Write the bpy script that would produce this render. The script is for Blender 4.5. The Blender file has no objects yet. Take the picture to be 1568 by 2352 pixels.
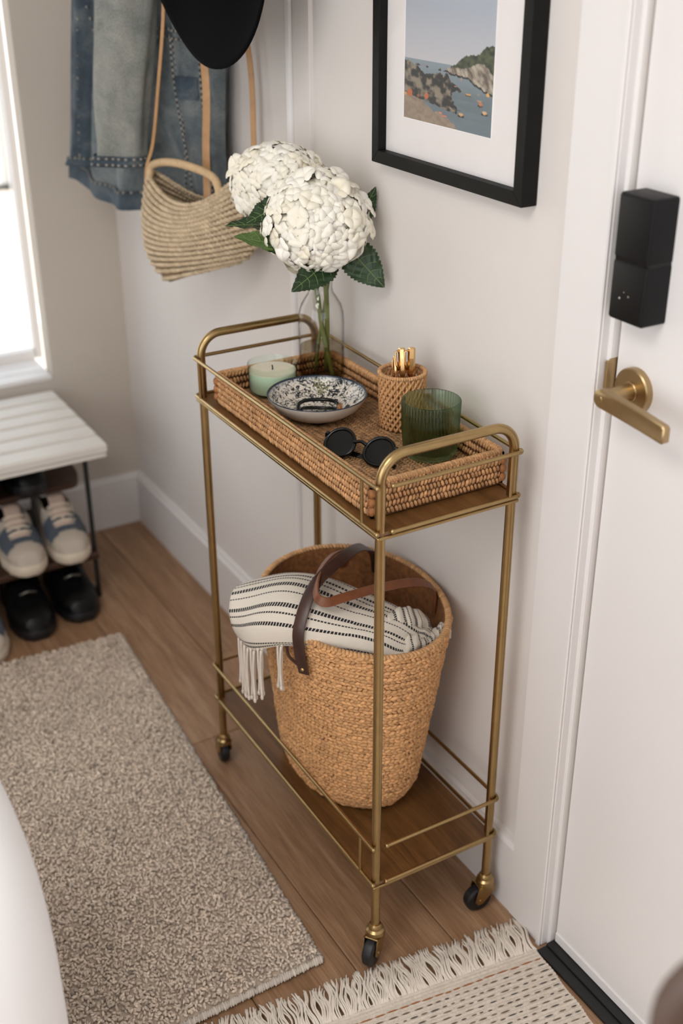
import bpy, math, random
import numpy as np
from mathutils import Vector, Matrix

random.seed(7); RNG = np.random.default_rng(7)
scene = bpy.context.scene
COL = scene.collection
PI = math.pi

# ------------------------------------------------------------------ camera
YAW, PITCH, ROLL = 0.5259, -0.4725, -0.0041
CAM = Vector((-0.9943, -1.1695, 1.5041)); FPX = 2745.8
cd = bpy.data.cameras.new('camera'); cam = bpy.data.objects.new('camera', cd); COL.objects.link(cam)
fw = Vector((math.sin(YAW)*math.cos(PITCH), math.cos(YAW)*math.cos(PITCH), math.sin(PITCH)))
rt = Vector((math.cos(YAW), -math.sin(YAW), 0)); up = rt.cross(fw)
r2 = rt*math.cos(ROLL)+up*math.sin(ROLL); u2 = up*math.cos(ROLL)-rt*math.sin(ROLL)
M = Matrix((r2, u2, -fw)).transposed().to_4x4(); M.translation = CAM
cam.matrix_world = M
cd.sensor_fit = 'VERTICAL'; cd.sensor_height = 36.0; cd.sensor_width = 24.0
cd.lens = FPX/2352*36.0
cd.dof.use_dof = True; cd.dof.focus_distance = 1.70; cd.dof.aperture_fstop = 2.9
cd.clip_start = .02
scene.camera = cam

# ------------------------------------------------------------------ light
wd = bpy.data.worlds.new('sky'); scene.world = wd; wd.use_nodes = True
bg = wd.node_tree.nodes['Background']; bg.inputs[0].default_value = (.80, .90, 1.0, 1); bg.inputs[1].default_value = 1.5
def area(name, loc, rot, sx, sy, power, color):
    l = bpy.data.lights.new(name, 'AREA'); l.shape = 'RECTANGLE'; l.size = sx; l.size_y = sy; l.energy = power; l.color = color
    o = bpy.data.objects.new(name, l); COL.objects.link(o); o.location = loc; o.rotation_euler = rot; return o
# unseen windows: side one read from the shadows, rear one added to brighten
area('daylight_side_window', (-2.66, -1.05, 1.20), (0, -PI/2, 0), 2.1, 2.1, 22, (1.0, .985, .97))
area('added_rear_fill', (-1.35, -3.14, 1.55), (PI/2, 0, 0), 1.9, 1.6, 7, (1.0, .985, .97))
area('added_floor_fill', (-1.65, -.75, 2.435), (0, 0, 0), .9, .9, 20, (1.0, .97, .94))  # added out of view to bring the floor up to the walls
sl = bpy.data.lights.new('sun', 'SUN'); sl.energy = 5.0; sl.angle = .01; sl.color = (1, .95, .88)
so = bpy.data.objects.new('sun', sl); COL.objects.link(so)
so.rotation_euler = Vector((-.45, .42, -.8)).to_track_quat('-Z', 'Y').to_euler()
scene.view_settings.view_transform = 'Standard'; scene.view_settings.look = 'None'
scene.view_settings.gamma = 1.0; scene.view_settings.use_curve_mapping = False
scene.view_settings.exposure = 0.10
scene.cycles.transparent_max_bounces = 32

# ------------------------------------------------------------------ materials
def srgb(r, g, b):
    f = lambda c: (c/255/12.92) if c/255 <= .04045 else ((c/255+.055)/1.055)**2.4
    return (f(r), f(g), f(b), 1)
class Mat:
    def __init__(s, name):
        s.m = bpy.data.materials.new(name); s.m.use_nodes = True; s.t = s.m.node_tree
        s.b = s.t.nodes['Principled BSDF']
    def n(s, typ, **kw):
        nd = s.t.nodes.new(typ)
        for k, v in kw.items():
            if k in nd.inputs: nd.inputs[k].default_value = v
            else: setattr(nd, k, v)
        return nd
    def l(s, a, b): s.t.links.new(a, b)
    def set(s, **kw):
        for k, v in kw.items(): s.b.inputs[k.replace('_', ' ')].default_value = v
        return s
    def coord(s, scale=(1, 1, 1), kind='Object', rnd=False):
        tc = s.n('ShaderNodeTexCoord'); mp = s.n('ShaderNodeMapping'); mp.inputs['Scale'].default_value = scale
        s.l(tc.outputs[kind], mp.inputs['Vector'])
        if rnd:
            oi = s.n('ShaderNodeObjectInfo'); mul = s.n('ShaderNodeMath', operation='MULTIPLY'); mul.inputs[1].default_value = 37.
            cb = s.n('ShaderNodeCombineXYZ'); s.l(oi.outputs['Random'], mul.inputs[0])
            for i in range(3): s.l(mul.outputs[0], cb.inputs[i])
            s.l(cb.outputs[0], mp.inputs['Location'])
        return mp.outputs[0]
    def noise(s, vec, scale, detail=4, rough=.6, dist=0):
        nd = s.n('ShaderNodeTexNoise', Scale=scale, Detail=detail, Roughness=rough, Distortion=dist)
        if vec is not None: s.l(vec, nd.inputs['Vector'])
        return nd.outputs['Fac']
    def ramp(s, fac, stops, interp='LINEAR'):
        r = s.n('ShaderNodeValToRGB'); r.color_ramp.interpolation = interp
        e = r.color_ramp.elements
        while len(e) < len(stops): e.new(.5)
        for i, (p, c) in enumerate(stops): e[i].position = p; e[i].color = c
        s.l(fac, r.inputs[0]); return r.outputs[0]
    def mix(s, a, b, fac, mode='MIX'):
        m = s.n('ShaderNodeMix', data_type='RGBA', blend_type=mode)
        for sock, v in ((m.inputs['Factor'], fac), (m.inputs['A'], a), (m.inputs['B'], b)):
            pass
        fs = [i for i in m.inputs if i.name == 'Factor' and i.type == 'VALUE'][0]
        ca = [i for i in m.inputs if i.name == 'A' and i.type == 'RGBA'][0]; cb = [i for i in m.inputs if i.name == 'B' and i.type == 'RGBA'][0]
        for sock, v in ((fs, fac), (ca, a), (cb, b)):
            if isinstance(v, (int, float, tuple)): sock.default_value = v
            else: s.l(v, sock)
        return [o for o in m.outputs if o.type == 'RGBA'][0]
    def bump(s, h, strength=.3, dist=.002):
        b = s.n('ShaderNodeBump'); b.inputs['Strength'].default_value = strength; b.inputs['Distance'].default_value = dist
        s.l(h, b.inputs['Height']); s.l(b.outputs[0], s.b.inputs['Normal']); return s
    def col(s, sock): s.l(sock, s.b.inputs['Base Color']); return s

def plain(name, c, rough=.5, metal=0, var=.06, vscale=20, bstr=0, bscale=200, bdist=.001, **kw):
    m = Mat(name); m.set(Roughness=rough, Metallic=metal)
    v = m.coord()
    dk = tuple(x*(1-var) for x in c[:3])+(1,); lt = tuple(min(1, x*(1+var)) for x in c[:3])+(1,)
    m.col(m.ramp(m.noise(v, vscale), [(.3, dk), (.7, lt)]))
    if bstr: m.bump(m.noise(v, bscale), bstr, bdist)
    for k, x in kw.items(): m.b.inputs[k.replace('_', ' ')].default_value = x
    return m.m
def tinted(name, c, rough=.7, fine=0, fdist=.0006, var=.25, vscale=300, **kw):
    """base colour times the per-strand tint stored in the mesh (variation; painted shade in the tray floor)"""
    m = Mat(name); m.set(Roughness=rough)
    at = m.n('ShaderNodeAttribute', attribute_name='tint')
    v = m.coord()
    dk = tuple(x*(1-var) for x in c[:3])+(1,); lt = tuple(min(1, x*(1+var)) for x in c[:3])+(1,)
    base = m.ramp(m.noise(v, vscale), [(.3, dk), (.7, lt)])
    m.col(m.mix(base, at.outputs['Color'], 1.0, 'MULTIPLY'))
    if fine: m.bump(m.noise(v, fine), .6, fdist)
    for k, x in kw.items(): m.b.inputs[k.replace('_', ' ')].default_value = x
    return m.m
def wood(name, c1, c2, c3, rough=.4, axis=1, scale=1., rnd=True, spec=.5, bstr=.12):
    m = Mat(name); m.set(Roughness=rough); m.b.inputs['Specular IOR Level'].default_value = spec
    sc = [14*scale]*3; sc[axis] = 1.1*scale
    v = m.coord(tuple(sc), rnd=rnd)
    n1 = m.noise(v, 2.2, 5, .6, 1.2)
    sc2 = [120*scale]*3; sc2[axis] = 5*scale
    n2 = m.noise(m.coord(tuple(sc2), rnd=rnd), 3, 3, .6)
    base = m.ramp(n1, [(.25, c1), (.5, c2), (.78, c3)])
    fin = m.ramp(n2, [(.35, (.72, .70, .68, 1)), (.62, (1, 1, 1, 1))])
    oi = m.n('ShaderNodeObjectInfo')
    pl = m.ramp(oi.outputs['Random'], [(0, (.86, .85, .84, 1)), (1, (1.0, 1.0, 1.0, 1))])
    m.col(m.mix(m.mix(base, fin, 1., 'MULTIPLY'), pl, 1., 'MULTIPLY')); m.bump(n2, bstr, .0006)
    return m.m
def glass(name, c=(1, 1, 1, 1), ior=1.45, rough=0.0):
    m = Mat(name); m.set(Roughness=rough, IOR=ior); m.b.inputs['Base Color'].default_value = c
    m.b.inputs['Transmission Weight'].default_value = 1.0
    return m.m

def thin_glass(name, c=(1, 1, 1, 1), refr=.0, rough=0.0, ior=1.45):
    """thin-walled glass: tinted transmission plus Fresnel reflection, with a share of true refraction"""
    m = Mat(name); t = m.t; out = t.nodes['Material Output']; t.nodes.remove(m.b)
    tr = m.n('ShaderNodeBsdfTransparent'); tr.inputs[0].default_value = c
    gl = m.n('ShaderNodeBsdfGlossy'); gl.inputs['Roughness'].default_value = rough
    lw = m.n('ShaderNodeLayerWeight'); lw.inputs['Blend'].default_value = .5
    pw_ = m.n('ShaderNodeMath', operation='POWER'); pw_.inputs[1].default_value = 5.5; m.l(lw.outputs['Facing'], pw_.inputs[0])
    f0 = ((ior-1)/(ior+1))**2; ma = m.n('ShaderNodeMath', operation='MULTIPLY_ADD'); ma.inputs[1].default_value = .6; ma.inputs[2].default_value = f0; m.l(pw_.outputs[0], ma.inputs[0])
    pe = m.n('ShaderNodeMath', operation='POWER'); pe.inputs[1].default_value = 5.0; m.l(lw.outputs['Facing'], pe.inputs[0])
    ed = tuple(x*.30 for x in c[:3])+(1,)      # longer path through the wall towards the outline
    m.l(m.mix(c, ed, pe.outputs[0]), tr.inputs[0])
    mx = m.n('ShaderNodeMixShader'); m.l(ma.outputs[0], mx.inputs[0]); m.l(tr.outputs[0], mx.inputs[1]); m.l(gl.outputs[0], mx.inputs[2])
    last = mx
    if refr:
        g = m.n('ShaderNodeBsdfGlass'); g.inputs['Color'].default_value = c; g.inputs['IOR'].default_value = ior; g.inputs['Roughness'].default_value = rough
        m2 = m.n('ShaderNodeMixShader'); m2.inputs[0].default_value = refr; m.l(mx.outputs[0], m2.inputs[1]); m.l(g.outputs[0], m2.inputs[2]); last = m2
    m.l(last.outputs[0], out.inputs['Surface']); return m.m

WALL = plain('painted_wall', srgb(224, 218, 213), .75, var=.015, vscale=6, bstr=.05, bscale=160)
BACKW = plain('back_wall_tone', srgb(200, 190, 178), .75, var=.015, vscale=6, bstr=.05, bscale=160)  # darker and warmer than the other walls
TRIM = plain('painted_trim', srgb(229, 225, 223), .42, var=.012, vscale=8)
DOORW = plain('painted_door', srgb(230, 226, 224), .5, var=.012, vscale=4)
CEIL = plain('painted_ceiling', srgb(235, 233, 230), .9)
OAK = wood('oak_plank', srgb(142, 107, 77), srgb(166, 129, 97), srgb(192, 158, 126), .42)
SUB = plain('subfloor', srgb(60, 42, 28), .9)
BRASS = plain('antique_brass', srgb(172, 146, 102), .30, 1.0, var=.08, vscale=30, bstr=.03, bscale=400)
BRASS2 = plain('satin_brass', srgb(176, 152, 114), .36, 1.0, var=.06, vscale=40)
GOLD = plain('polished_gold', srgb(226, 186, 130), .16, 1.0, var=.05)
SHELFW = wood('walnut_shelf', srgb(82, 53, 26), srgb(112, 76, 40), srgb(140, 100, 58), .3, axis=1, rnd=False, spec=.6)
RUBBER = plain('black_rubber', srgb(20, 20, 22), .45)
BLACKM = plain('black_metal', srgb(22, 23, 23), .45)
BLACKP = plain('black_plastic', srgb(15, 15, 16), .42, Specular_IOR_Level=.25)
BLACKG = plain('black_gloss', srgb(10, 11, 11), .14, Specular_IOR_Level=.4)
BFRAME = plain('black_wood_frame', srgb(19, 18, 16), .55, var=.25, vscale=60, bstr=.1, Specular_IOR_Level=.2)
MATB = plain('mat_board', srgb(233, 228, 226), .8, var=.01)
RATTAN = tinted('rattan', srgb(204, 156, 108), .55, fine=900)
RATTAND = plain('rattan_dark', srgb(92, 56, 28), .75, var=.3, vscale=150)
JUTE = tinted('jute_braid', srgb(222, 172, 120), .75, fine=1100, fdist=.0008, var=.22, vscale=500)
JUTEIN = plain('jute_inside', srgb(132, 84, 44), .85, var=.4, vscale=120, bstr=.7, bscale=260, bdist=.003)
STRAW = tinted('straw_braid', srgb(208, 188, 158), .75, fine=1100, var=.15, vscale=400)
STRAWIN = plain('straw_inside', srgb(150, 124, 92), .85, var=.2, vscale=120)
LEATHD = plain('dark_brown_leather', srgb(66, 42, 34), .36, var=.22, vscale=40, bstr=.12, bscale=500)
LEATHM = plain('chestnut_leather', srgb(122, 72, 44), .38, var=.22, vscale=40, bstr=.12, bscale=500)
LEATHT = plain('tan_leather', srgb(186, 144, 100), .5, var=.10, vscale=60)
COTTON = plain('cream_cotton', srgb(226, 216, 204), .9, var=.06, vscale=60, bstr=.3, bscale=700)
PILE = tinted('beige_loop_pile', srgb(222, 207, 191), .95, var=.15, vscale=200)
PILEB = plain('rug_backing', srgb(188, 172, 155), .95, var=.12, vscale=120)
SELV = tinted('rug_selvedge', srgb(206, 196, 184), .95, var=.08)
FRINGE = plain('fringe_cotton', srgb(232, 222, 209), .9, var=.06, vscale=80)
PETAL = Mat('hydrangea_petal'); PETAL.set(Roughness=.6); PETAL.b.inputs['Subsurface Weight'].default_value = .25
PETAL.b.inputs['Subsurface Radius'].default_value = (.01, .009, .006); PETAL.b.inputs['Subsurface Scale'].default_value = .3
_oi = PETAL.n('ShaderNodeObjectInfo')
PETAL.col(PETAL.ramp(_oi.outputs['Random'], [(0, srgb(244, 236, 214)), (.5, srgb(248, 242, 226)), (1, srgb(251, 246, 235))])); PETAL = PETAL.m
CORE = plain('hydrangea_core', srgb(190, 186, 130), .8)
BUD = plain('floret_eye', srgb(196, 186, 108), .7)
STEM = plain('green_stem', srgb(104, 112, 52), .5, var=.25, vscale=40)
def leafmat(name, a, b):
    m = Mat(name); m.set(Roughness=.42)
    v = m.coord(kind='UV')
    w = m.n('ShaderNodeTexWave', wave_type='BANDS', bands_direction='DIAGONAL', Scale=3.2, Distortion=.8)
    m.l(v, w.inputs['Vector'])
    m.col(m.ramp(m.noise(m.coord(), 40), [(.3, a), (.75, b)])); m.bump(w.outputs['Fac'], .35, .002)
    return m.m
LEAF = leafmat('dark_green_leaf', srgb(26, 46, 24), srgb(44, 70, 36))
LEAFL = leafmat('light_green_leaf', srgb(74, 100, 48), srgb(100, 124, 66))
VEIN = plain('leaf_vein', srgb(112, 138, 84), .5)
GLASS = thin_glass('clear_glass', (.985, .985, .98, 1), .0); WATER = thin_glass('water', (.74, .68, .58, 1), .0, ior=1.33)
GREENG = thin_glass('green_glass', srgb(228, 243, 231), .5); JARG = thin_glass('jar_glass', srgb(248, 253, 249), .0)
WAX = plain('green_wax', srgb(230, 238, 216), .5, Subsurface_Weight=.2)
WAXTOP = plain('cream_wax', srgb(238, 228, 208), .45, Subsurface_Weight=.2)
INK = plain('black_ink', srgb(30, 34, 32), .6)
CERAM = plain('white_ceramic', srgb(226, 216, 203), .3, var=.03)
def bowl_pattern():
    m = Mat('blue_printed_ceramic'); m.set(Roughness=.25)
    v = m.coord()
    n1 = m.noise(v, 56, 2.0, .5, 2.6)
    band = m.ramp(n1, [(0, srgb(226, 218, 205)), (.41, srgb(226, 218, 205)), (.425, srgb(30, 36, 44)), (.485, srgb(30, 36, 44)), (.50, srgb(226, 218, 205)), (1, srgb(226, 218, 205))])
    n2 = m.noise(v, 105, 2, .5, 1.5)
    spots = m.ramp(n2, [(0, (1, 1, 1, 1)), (.60, (1, 1, 1, 1)), (.62, srgb(70, 76, 84)), (1, srgb(50, 58, 70))])
    c = m.mix(band, spots, 1., 'MULTIPLY')
    # blue tones towards the rim band, an olive sprig printed on one side
    sep = m.n('ShaderNodeSeparateXYZ'); m.l(v, sep.inputs[0])
    rimf = m.ramp(sep.outputs['Z'], [(.0, (0, 0, 0, 1)), (.030, (0, 0, 0, 1)), (.036, (.7, .7, .7, 1)), (1, (.7, .7, .7, 1))])
    blue = m.mix(c, srgb(120, 150, 186), rimf, 'MULTIPLY')
    m.col(blue); return m.m
BOWLP = bowl_pattern()
NAVY = plain('navy_glaze', srgb(34, 44, 60), .25)
def throw_mat():
    m = Mat('striped_cotton_weave'); m.set(Roughness=.9)
    v = m.coord(kind='UV'); sep = m.n('ShaderNodeSeparateXYZ'); m.l(v, sep.inputs[0])
    # stripe positions across the weave (uv.y), broken into woven dashes (uv.x)
    cream = srgb(228, 219, 205); blk = srgb(34, 34, 36)
    stops = [(0, cream)]
    for c0, w in ((.130, .013), (.260, .013), (.345, .012), (.390, .005), (.450, .013), (.505, .005), (.590, .013), (.640, .005), (.715, .013), (.890, .010), (.945, .012)):
        stops += [(c0-w, cream), (c0-w+.0005, blk), (c0+w, blk), (c0+w+.0005, cream)]
    r = None
    a = m.ramp(sep.outputs['Y'], stops[:25]); 
    b = m.ramp(sep.outputs['Y'], [(0, cream)]+stops[25:])
    st = m.mix(a, b, 1., 'DARKEN')
    w = m.n('ShaderNodeTexWave', wave_type='BANDS', bands_direction='X', Scale=26, Distortion=1.5); m.l(v, w.inputs['Vector'])
    dash = m.ramp(w.outputs['Fac'], [(.12, (1, 1, 1, 1)), (.2, (0, 0, 0, 1))])
    m.col(m.mix(st, cream, dash)); 
    w2 = m.n('ShaderNodeTexWave', wave_type='BANDS', bands_direction='Y', Scale=34, Distortion=.6); m.l(v, w2.inputs['Vector'])
    m.bump(w2.outputs['Fac'], .4, .001); return m.m
THROW = throw_mat()
def denim(name, a, b, c):
    m = Mat(name); m.set(Roughness=.9); v = m.coord()
    n1 = m.noise(v, 16, 5, .65, .6); n2 = m.noise(v, 420, 2, .6)
    base = m.ramp(n1, [(.28, a), (.5, b), (.74, c)])
    g = m.ramp(n2, [(.3, (.72, .72, .72, 1)), (.7, (1.12, 1.12, 1.12, 1))])
    m.col(m.mix(base, g, 1., 'MULTIPLY')); m.bump(n2, .4, .001); return m.m
DENIM = denim('washed_denim', srgb(74, 84, 92), srgb(106, 114, 116), srgb(142, 146, 142))
DENIMD = denim('dark_denim', srgb(44, 56, 68), srgb(66, 79, 90), srgb(104, 112, 114))
DENIML = denim('pale_denim', srgb(118, 122, 118), srgb(142, 144, 138), srgb(162, 161, 153))
THREAD = tinted('seam_thread', srgb(158, 150, 138), .9)
FELT = plain('black_felt', srgb(9, 9, 10), .95, var=.15, vscale=200, Specular_IOR_Level=.08)
WHITEP = plain('white_painted_slat', srgb(222, 216, 208), .5, var=.02, vscale=15)
DWOOD = wood('dark_brown_shelf', srgb(48, 28, 18), srgb(66, 40, 26), srgb(88, 54, 36), .5, axis=0, rnd=False)
SNW = plain('offwhite_leather', srgb(206, 194, 180), .6, var=.05); SNG = plain('grey_green_mesh', srgb(138, 138, 128), .8, var=.1)
SNB = plain('blue_grey_suede', srgb(78, 86, 96), .9, var=.12); SNL = plain('brown_lining', srgb(64, 48, 36), .9)
SNR = plain('rust_lining', srgb(110, 58, 36), .8); SNP = plain('pink_beige_tongue', srgb(196, 172, 156), .8)
SOLE = plain('cream_rubber', srgb(214, 200, 180), .6)
BOOT = plain('black_leather', srgb(9, 9, 10), .36, var=.15, Specular_IOR_Level=.25); BLIN = plain('black_lining', srgb(12, 12, 12), .9)
STONE = plain('pale_paving', srgb(214, 202, 188), .8, var=.06, vscale=3)
EXTW = plain('white_render', srgb(235, 235, 232), .8, var=.01)
UPH = plain('white_upholstery', srgb(252, 252, 253), .9, var=.01)
WALN = plain('greyed_bentwood', srgb(88, 70, 60), .55, var=.15, vscale=30); CUSH = plain('blush_cushion', srgb(190, 156, 136), .9, var=.05)
CUSHD = plain('dark_brown_cane', srgb(60, 40, 30), .8)

# ------------------------------------------------------------------ mesh helpers
def npv(p): return np.array(p, float)
def unit(a): a = np.asarray(a, float); return a/np.maximum(np.linalg.norm(a, axis=-1, keepdims=True), 1e-12)
class MB:
    def __init__(s): s.v = []; s.f = []; s.uv = None
    def add(s, V, F):
        k = len(s.v); s.v += [tuple(map(float, x)) for x in V]; s.f += [tuple(i+k for i in f) for f in F]; return s
    def box(s, x0, x1, y0, y1, z0, z1, b=0.0):
        if b <= 0:
            V = [(x, y, z) for z in (z0, z1) for y in (y0, y1) for x in (x0, x1)]
            return s.add(V, [(0, 2, 3, 1), (4, 5, 7, 6), (0, 1, 5, 4), (2, 6, 7, 3), (0, 4, 6, 2), (1, 3, 7, 5)])
        # chamfered box: 24 verts
        V = []; idx = {}
        X = (x0, x1); Y = (y0, y1); Z = (z0, z1); sg = (1, -1)
        for i in (0, 1):
            for j in (0, 1):
                for k in (0, 1):
                    c = (X[i], Y[j], Z[k])
                    for a in range(3):
                        p = list(c)
                        for q, ss in enumerate((i, j, k)):
                            if q != a: p[q] += b*sg[ss]
                        idx[(i, j, k, a)] = len(V); V.append(p)
        F = []
        def q(*ks): F.append(tuple(idx[k] for k in ks))
        for a in range(3):
            o = [t for t in range(3) if t != a]
            for sgn in (0, 1):
                ks = []
                for (p, r) in ((0, 0), (1, 0), (1, 1), (0, 1)):
                    t = [0, 0, 0]; t[a] = sgn; t[o[0]] = p; t[o[1]] = r; ks.append((*t, a))
                q(*ks)
            # edges along axis a
            for p in (0, 1):
                for r in (0, 1):
                    t0 = [0, 0, 0]; t0[o[0]] = p; t0[o[1]] = r; t1 = list(t0); t1[a] = 1
                    q((*t0, o[0]), (*t1, o[0]), (*t1, o[1]), (*t0, o[1]))
        for i in (0, 1):
            for j in (0, 1):
                for k in (0, 1): q((i, j, k, 0), (i, j, k, 1), (i, j, k, 2))
        return s.add(V, F)
    def tube(s, path, r, seg=12, closed=False, caps=True, flat=None):
        P = npv(path); n = len(P); r = np.broadcast_to(np.asarray(r, float), (n,))
        T = np.zeros_like(P)
        if closed: T = np.roll(P, -1, 0)-np.roll(P, 1, 0)
        else:
            T[1:-1] = P[2:]-P[:-2]; T[0] = P[1]-P[0]; T[-1] = P[-1]-P[-2]
        T = unit(T)
        ref = npv((0, 0, 1)) if abs(T[0][2]) < .9 else npv((1, 0, 0))
        U = np.zeros_like(P); U[0] = unit(np.cross(T[0], ref))
        for i in range(1, n): U[i] = unit(U[i-1]-T[i]*np.dot(U[i-1], T[i]))
        W = np.cross(T, U); a = np.arange(seg)*2*PI/seg
        V = P[:, None]+r[:, None, None]*(np.cos(a)[None, :, None]*U[:, None]+np.sin(a)[None, :, None]*W[:, None])
        F = []
        m = n if closed else n-1
        for i in range(m):
            i2 = (i+1) % n
            for j in range(seg):
                j2 = (j+1) % seg; F.append((i*seg+j, i*seg+j2, i2*seg+j2, i2*seg+j))
        if not closed and caps: F += [tuple(range(seg))[::-1], tuple((n-1)*seg+j for j in range(seg))]
        return s.add(V.reshape(-1, 3), F)
    def lathe(s, prof, c=(0, 0, 0), seg=40, ribs=None, M=None):
        V = []; F = []; n = len(prof)
        for j in range(seg):
            a = 2*PI*j/seg
            for i, (r, z) in enumerate(prof):
                rr = r*(1+(ribs(a, i) if ribs else 0)); p = Vector((rr*math.cos(a), rr*math.sin(a), z))
                if M is not None: p = M @ p
                V.append((p[0]+c[0], p[1]+c[1], p[2]+c[2]))
        for j in range(seg):
            for i in range(n-1):
                j2 = (j+1) % seg; F.append((j*n+i, j2*n+i, j2*n+i+1, j*n+i+1))
        return s.add(V, F)
    def grid(s, G, closed_u=False):
        G = np.asarray(G, float); a, b = G.shape[:2]; F = []
        for i in range(a-(0 if closed_u else 1)):
            for j in range(b-1):
                i2 = (i+1) % a; F.append((i*b+j, i2*b+j, i2*b+j+1, i*b+j+1))
        return s.add(G.reshape(-1, 3), F)
    def build(s, name, mat, parent=None, smooth=False, auto=None, loc=None, M=None):
        me = bpy.data.meshes.new(name); me.from_pydata(s.v, [], s.f); me.validate(); me.update()
        return finish(me, name, mat, parent, smooth)
def attach(o, parent):
    o.parent = parent
    if parent.name in ROOTINV: o.matrix_parent_inverse = ROOTINV[parent.name]
def finish(me, name, mat, parent=None, smooth=False):
    import bmesh
    bm = bmesh.new(); bm.from_mesh(me); bmesh.ops.recalc_face_normals(bm, faces=bm.faces); bm.to_mesh(me); bm.free()
    if smooth == 'auto':
        me.polygons.foreach_set('use_smooth', [True]*len(me.polygons))
        try: me.set_sharp_from_angle(angle=math.radians(35))
        except Exception: pass
    elif smooth: me.polygons.foreach_set('use_smooth', [True]*len(me.polygons))
    me.materials.append(mat)
    o = bpy.data.objects.new(name, me); COL.objects.link(o)
    if parent is not None: attach(o, parent)
    return o
def fast_mesh(name, V, Tri, mat, parent=None, tint=None, smooth=True):
    me = bpy.data.meshes.new(name); n = len(V); t = len(Tri)
    me.vertices.add(n); me.vertices.foreach_set('co', np.asarray(V, np.float32).ravel())
    me.loops.add(t*3); me.loops.foreach_set('vertex_index', np.asarray(Tri, np.int32).ravel())
    me.polygons.add(t); me.polygons.foreach_set('loop_start', np.arange(t, dtype=np.int32)*3)
    me.polygons.foreach_set('loop_total', np.full(t, 3, np.int32))
    me.update(calc_edges=True); me.validate()
    if smooth: me.polygons.foreach_set('use_smooth', [True]*t)
    if tint is not None:
        a = me.attributes.new('tint', 'FLOAT_COLOR', 'POINT'); c = np.ones((n, 4), np.float32); c[:, :3] = tint; a.data.foreach_set('color', c.ravel())
    me.materials.append(mat); o = bpy.data.objects.new(name, me); COL.objects.link(o)
    if parent is not None: attach(o, parent)
    return o
def ball(seg=6, rings=4):
    V = [(0, 0, 1)]; 
    for i in range(1, rings):
        for j in range(seg):
            th = PI*i/rings; ph = 2*PI*j/seg; V.append((math.sin(th)*math.cos(ph), math.sin(th)*math.sin(ph), math.cos(th)))
    V.append((0, 0, -1)); T = []
    for j in range(seg): T.append((0, 1+j, 1+(j+1) % seg))
    for i in range(rings-2):
        for j in range(seg):
            a = 1+i*seg+j; b = 1+i*seg+(j+1) % seg; c = a+seg; d = b+seg; T += [(a, c, b), (b, c, d)]
    L = len(V)-1; k = 1+(rings-2)*seg
    for j in range(seg): T.append((L, k+(j+1) % seg, k+j))
    return npv(V), np.array(T)
def lumps(name, C, D, N, size, mat, parent=None, tint=None, seg=6, rings=4, kind='stuff'):
    C = npv(C); D = unit(npv(D)); N = npv(N); N = unit(N-D*np.sum(N*D, -1, keepdims=True)); S = np.cross(N, D)
    n = len(C); size = np.broadcast_to(npv(size), (n, 3)); BV, BT = ball(seg, rings)
    V = C[:, None]+BV[None, :, :1]*size[:, None, :1]*D[:, None]+BV[None, :, 1:2]*size[:, None, 1:2]*S[:, None]+BV[None, :, 2:3]*size[:, None, 2:3]*N[:, None]
    T = BT[None]+(np.arange(n)*len(BV))[:, None, None]
    tt = None
    if tint is not None: tt = np.repeat(npv(tint).reshape(n, -1)*np.ones((1, 3)), len(BV), 0)
    o = fast_mesh(name, V.reshape(-1, 3), T.reshape(-1, 3), mat, parent, tt)
    if kind: o['kind'] = kind
    return o
def bez(pts, n=24):
    """Catmull-Rom through points"""
    P = [npv(p) for p in pts]; P = [2*P[0]-P[1]]+P+[2*P[-1]-P[-2]]; out = []
    m = len(P)-3
    for i in range(m):
        a, b, c, d = P[i:i+4]; k = max(2, n//m)
        for t in np.linspace(0, 1, k, endpoint=False):
            out.append(.5*((2*b)+(-a+c)*t+(2*a-5*b+4*c-d)*t*t+(-a+3*b-3*c+d)*t**3))
    out.append(P[-2]); return np.array(out)
def ribbon(mb, path, nrm, width, thick):
    """flat strap with rounded-off thickness along a path; nrm = face normal per point"""
    P = npv(path); T = np.gradient(P, axis=0); T = unit(T); Nn = npv(nrm)*np.ones_like(P); Nn = unit(Nn-T*np.sum(Nn*T, -1, keepdims=True)); S = np.cross(T, Nn)
    w = np.broadcast_to(np.asarray(width, float), (len(P),))[:, None]/2; h = thick/2
    prof = [(-1, -.5), (-1, .5), (-.85, 1), (.85, 1), (1, .5), (1, -.5), (.85, -1), (-.85, -1)]
    G = np.stack([P+S*w*a+Nn*h*b for a, b in prof], 1)
    k = len(prof); n = len(P); F = []
    for i in range(n-1):
        for j in range(k): F.append((i*k+j, (i+1)*k+j, (i+1)*k+(j+1) % k, i*k+(j+1) % k))
    F += [tuple(range(k)), tuple((n-1)*k+j for j in range(k))[::-1]]
    return mb.add(G.reshape(-1, 3), F)
def set_uv(o, fn):
    me = o.data; uv = me.uv_layers.new(name='UVMap')
    for lp in me.loops: uv.data[lp.index].uv = fn(lp.vertex_index)
ROOTINV = {}
def thing(name, label, cat, loc=(0, 0, 0), rz=0, group=None, world=True):
    o = bpy.data.objects.new(name, None); COL.objects.link(o); o.location = loc; o.rotation_euler = (0, 0, rz); o.empty_display_size = .05
    o['label'] = label; o['category'] = cat
    if group: o['group'] = group
    if world: ROOTINV[o.name] = (Matrix.Translation(Vector(loc)) @ Matrix.Rotation(rz, 4, 'Z')).inverted()
    return o
def tag(o, label, cat, group=None):
    o['label'] = label; o['category'] = cat
    if group: o['group'] = group
    return o
def struct(o, label=None, cat=None):
    o['kind'] = 'structure'
    if label: o['label'] = label
    if cat: o['category'] = cat
    return o
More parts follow.
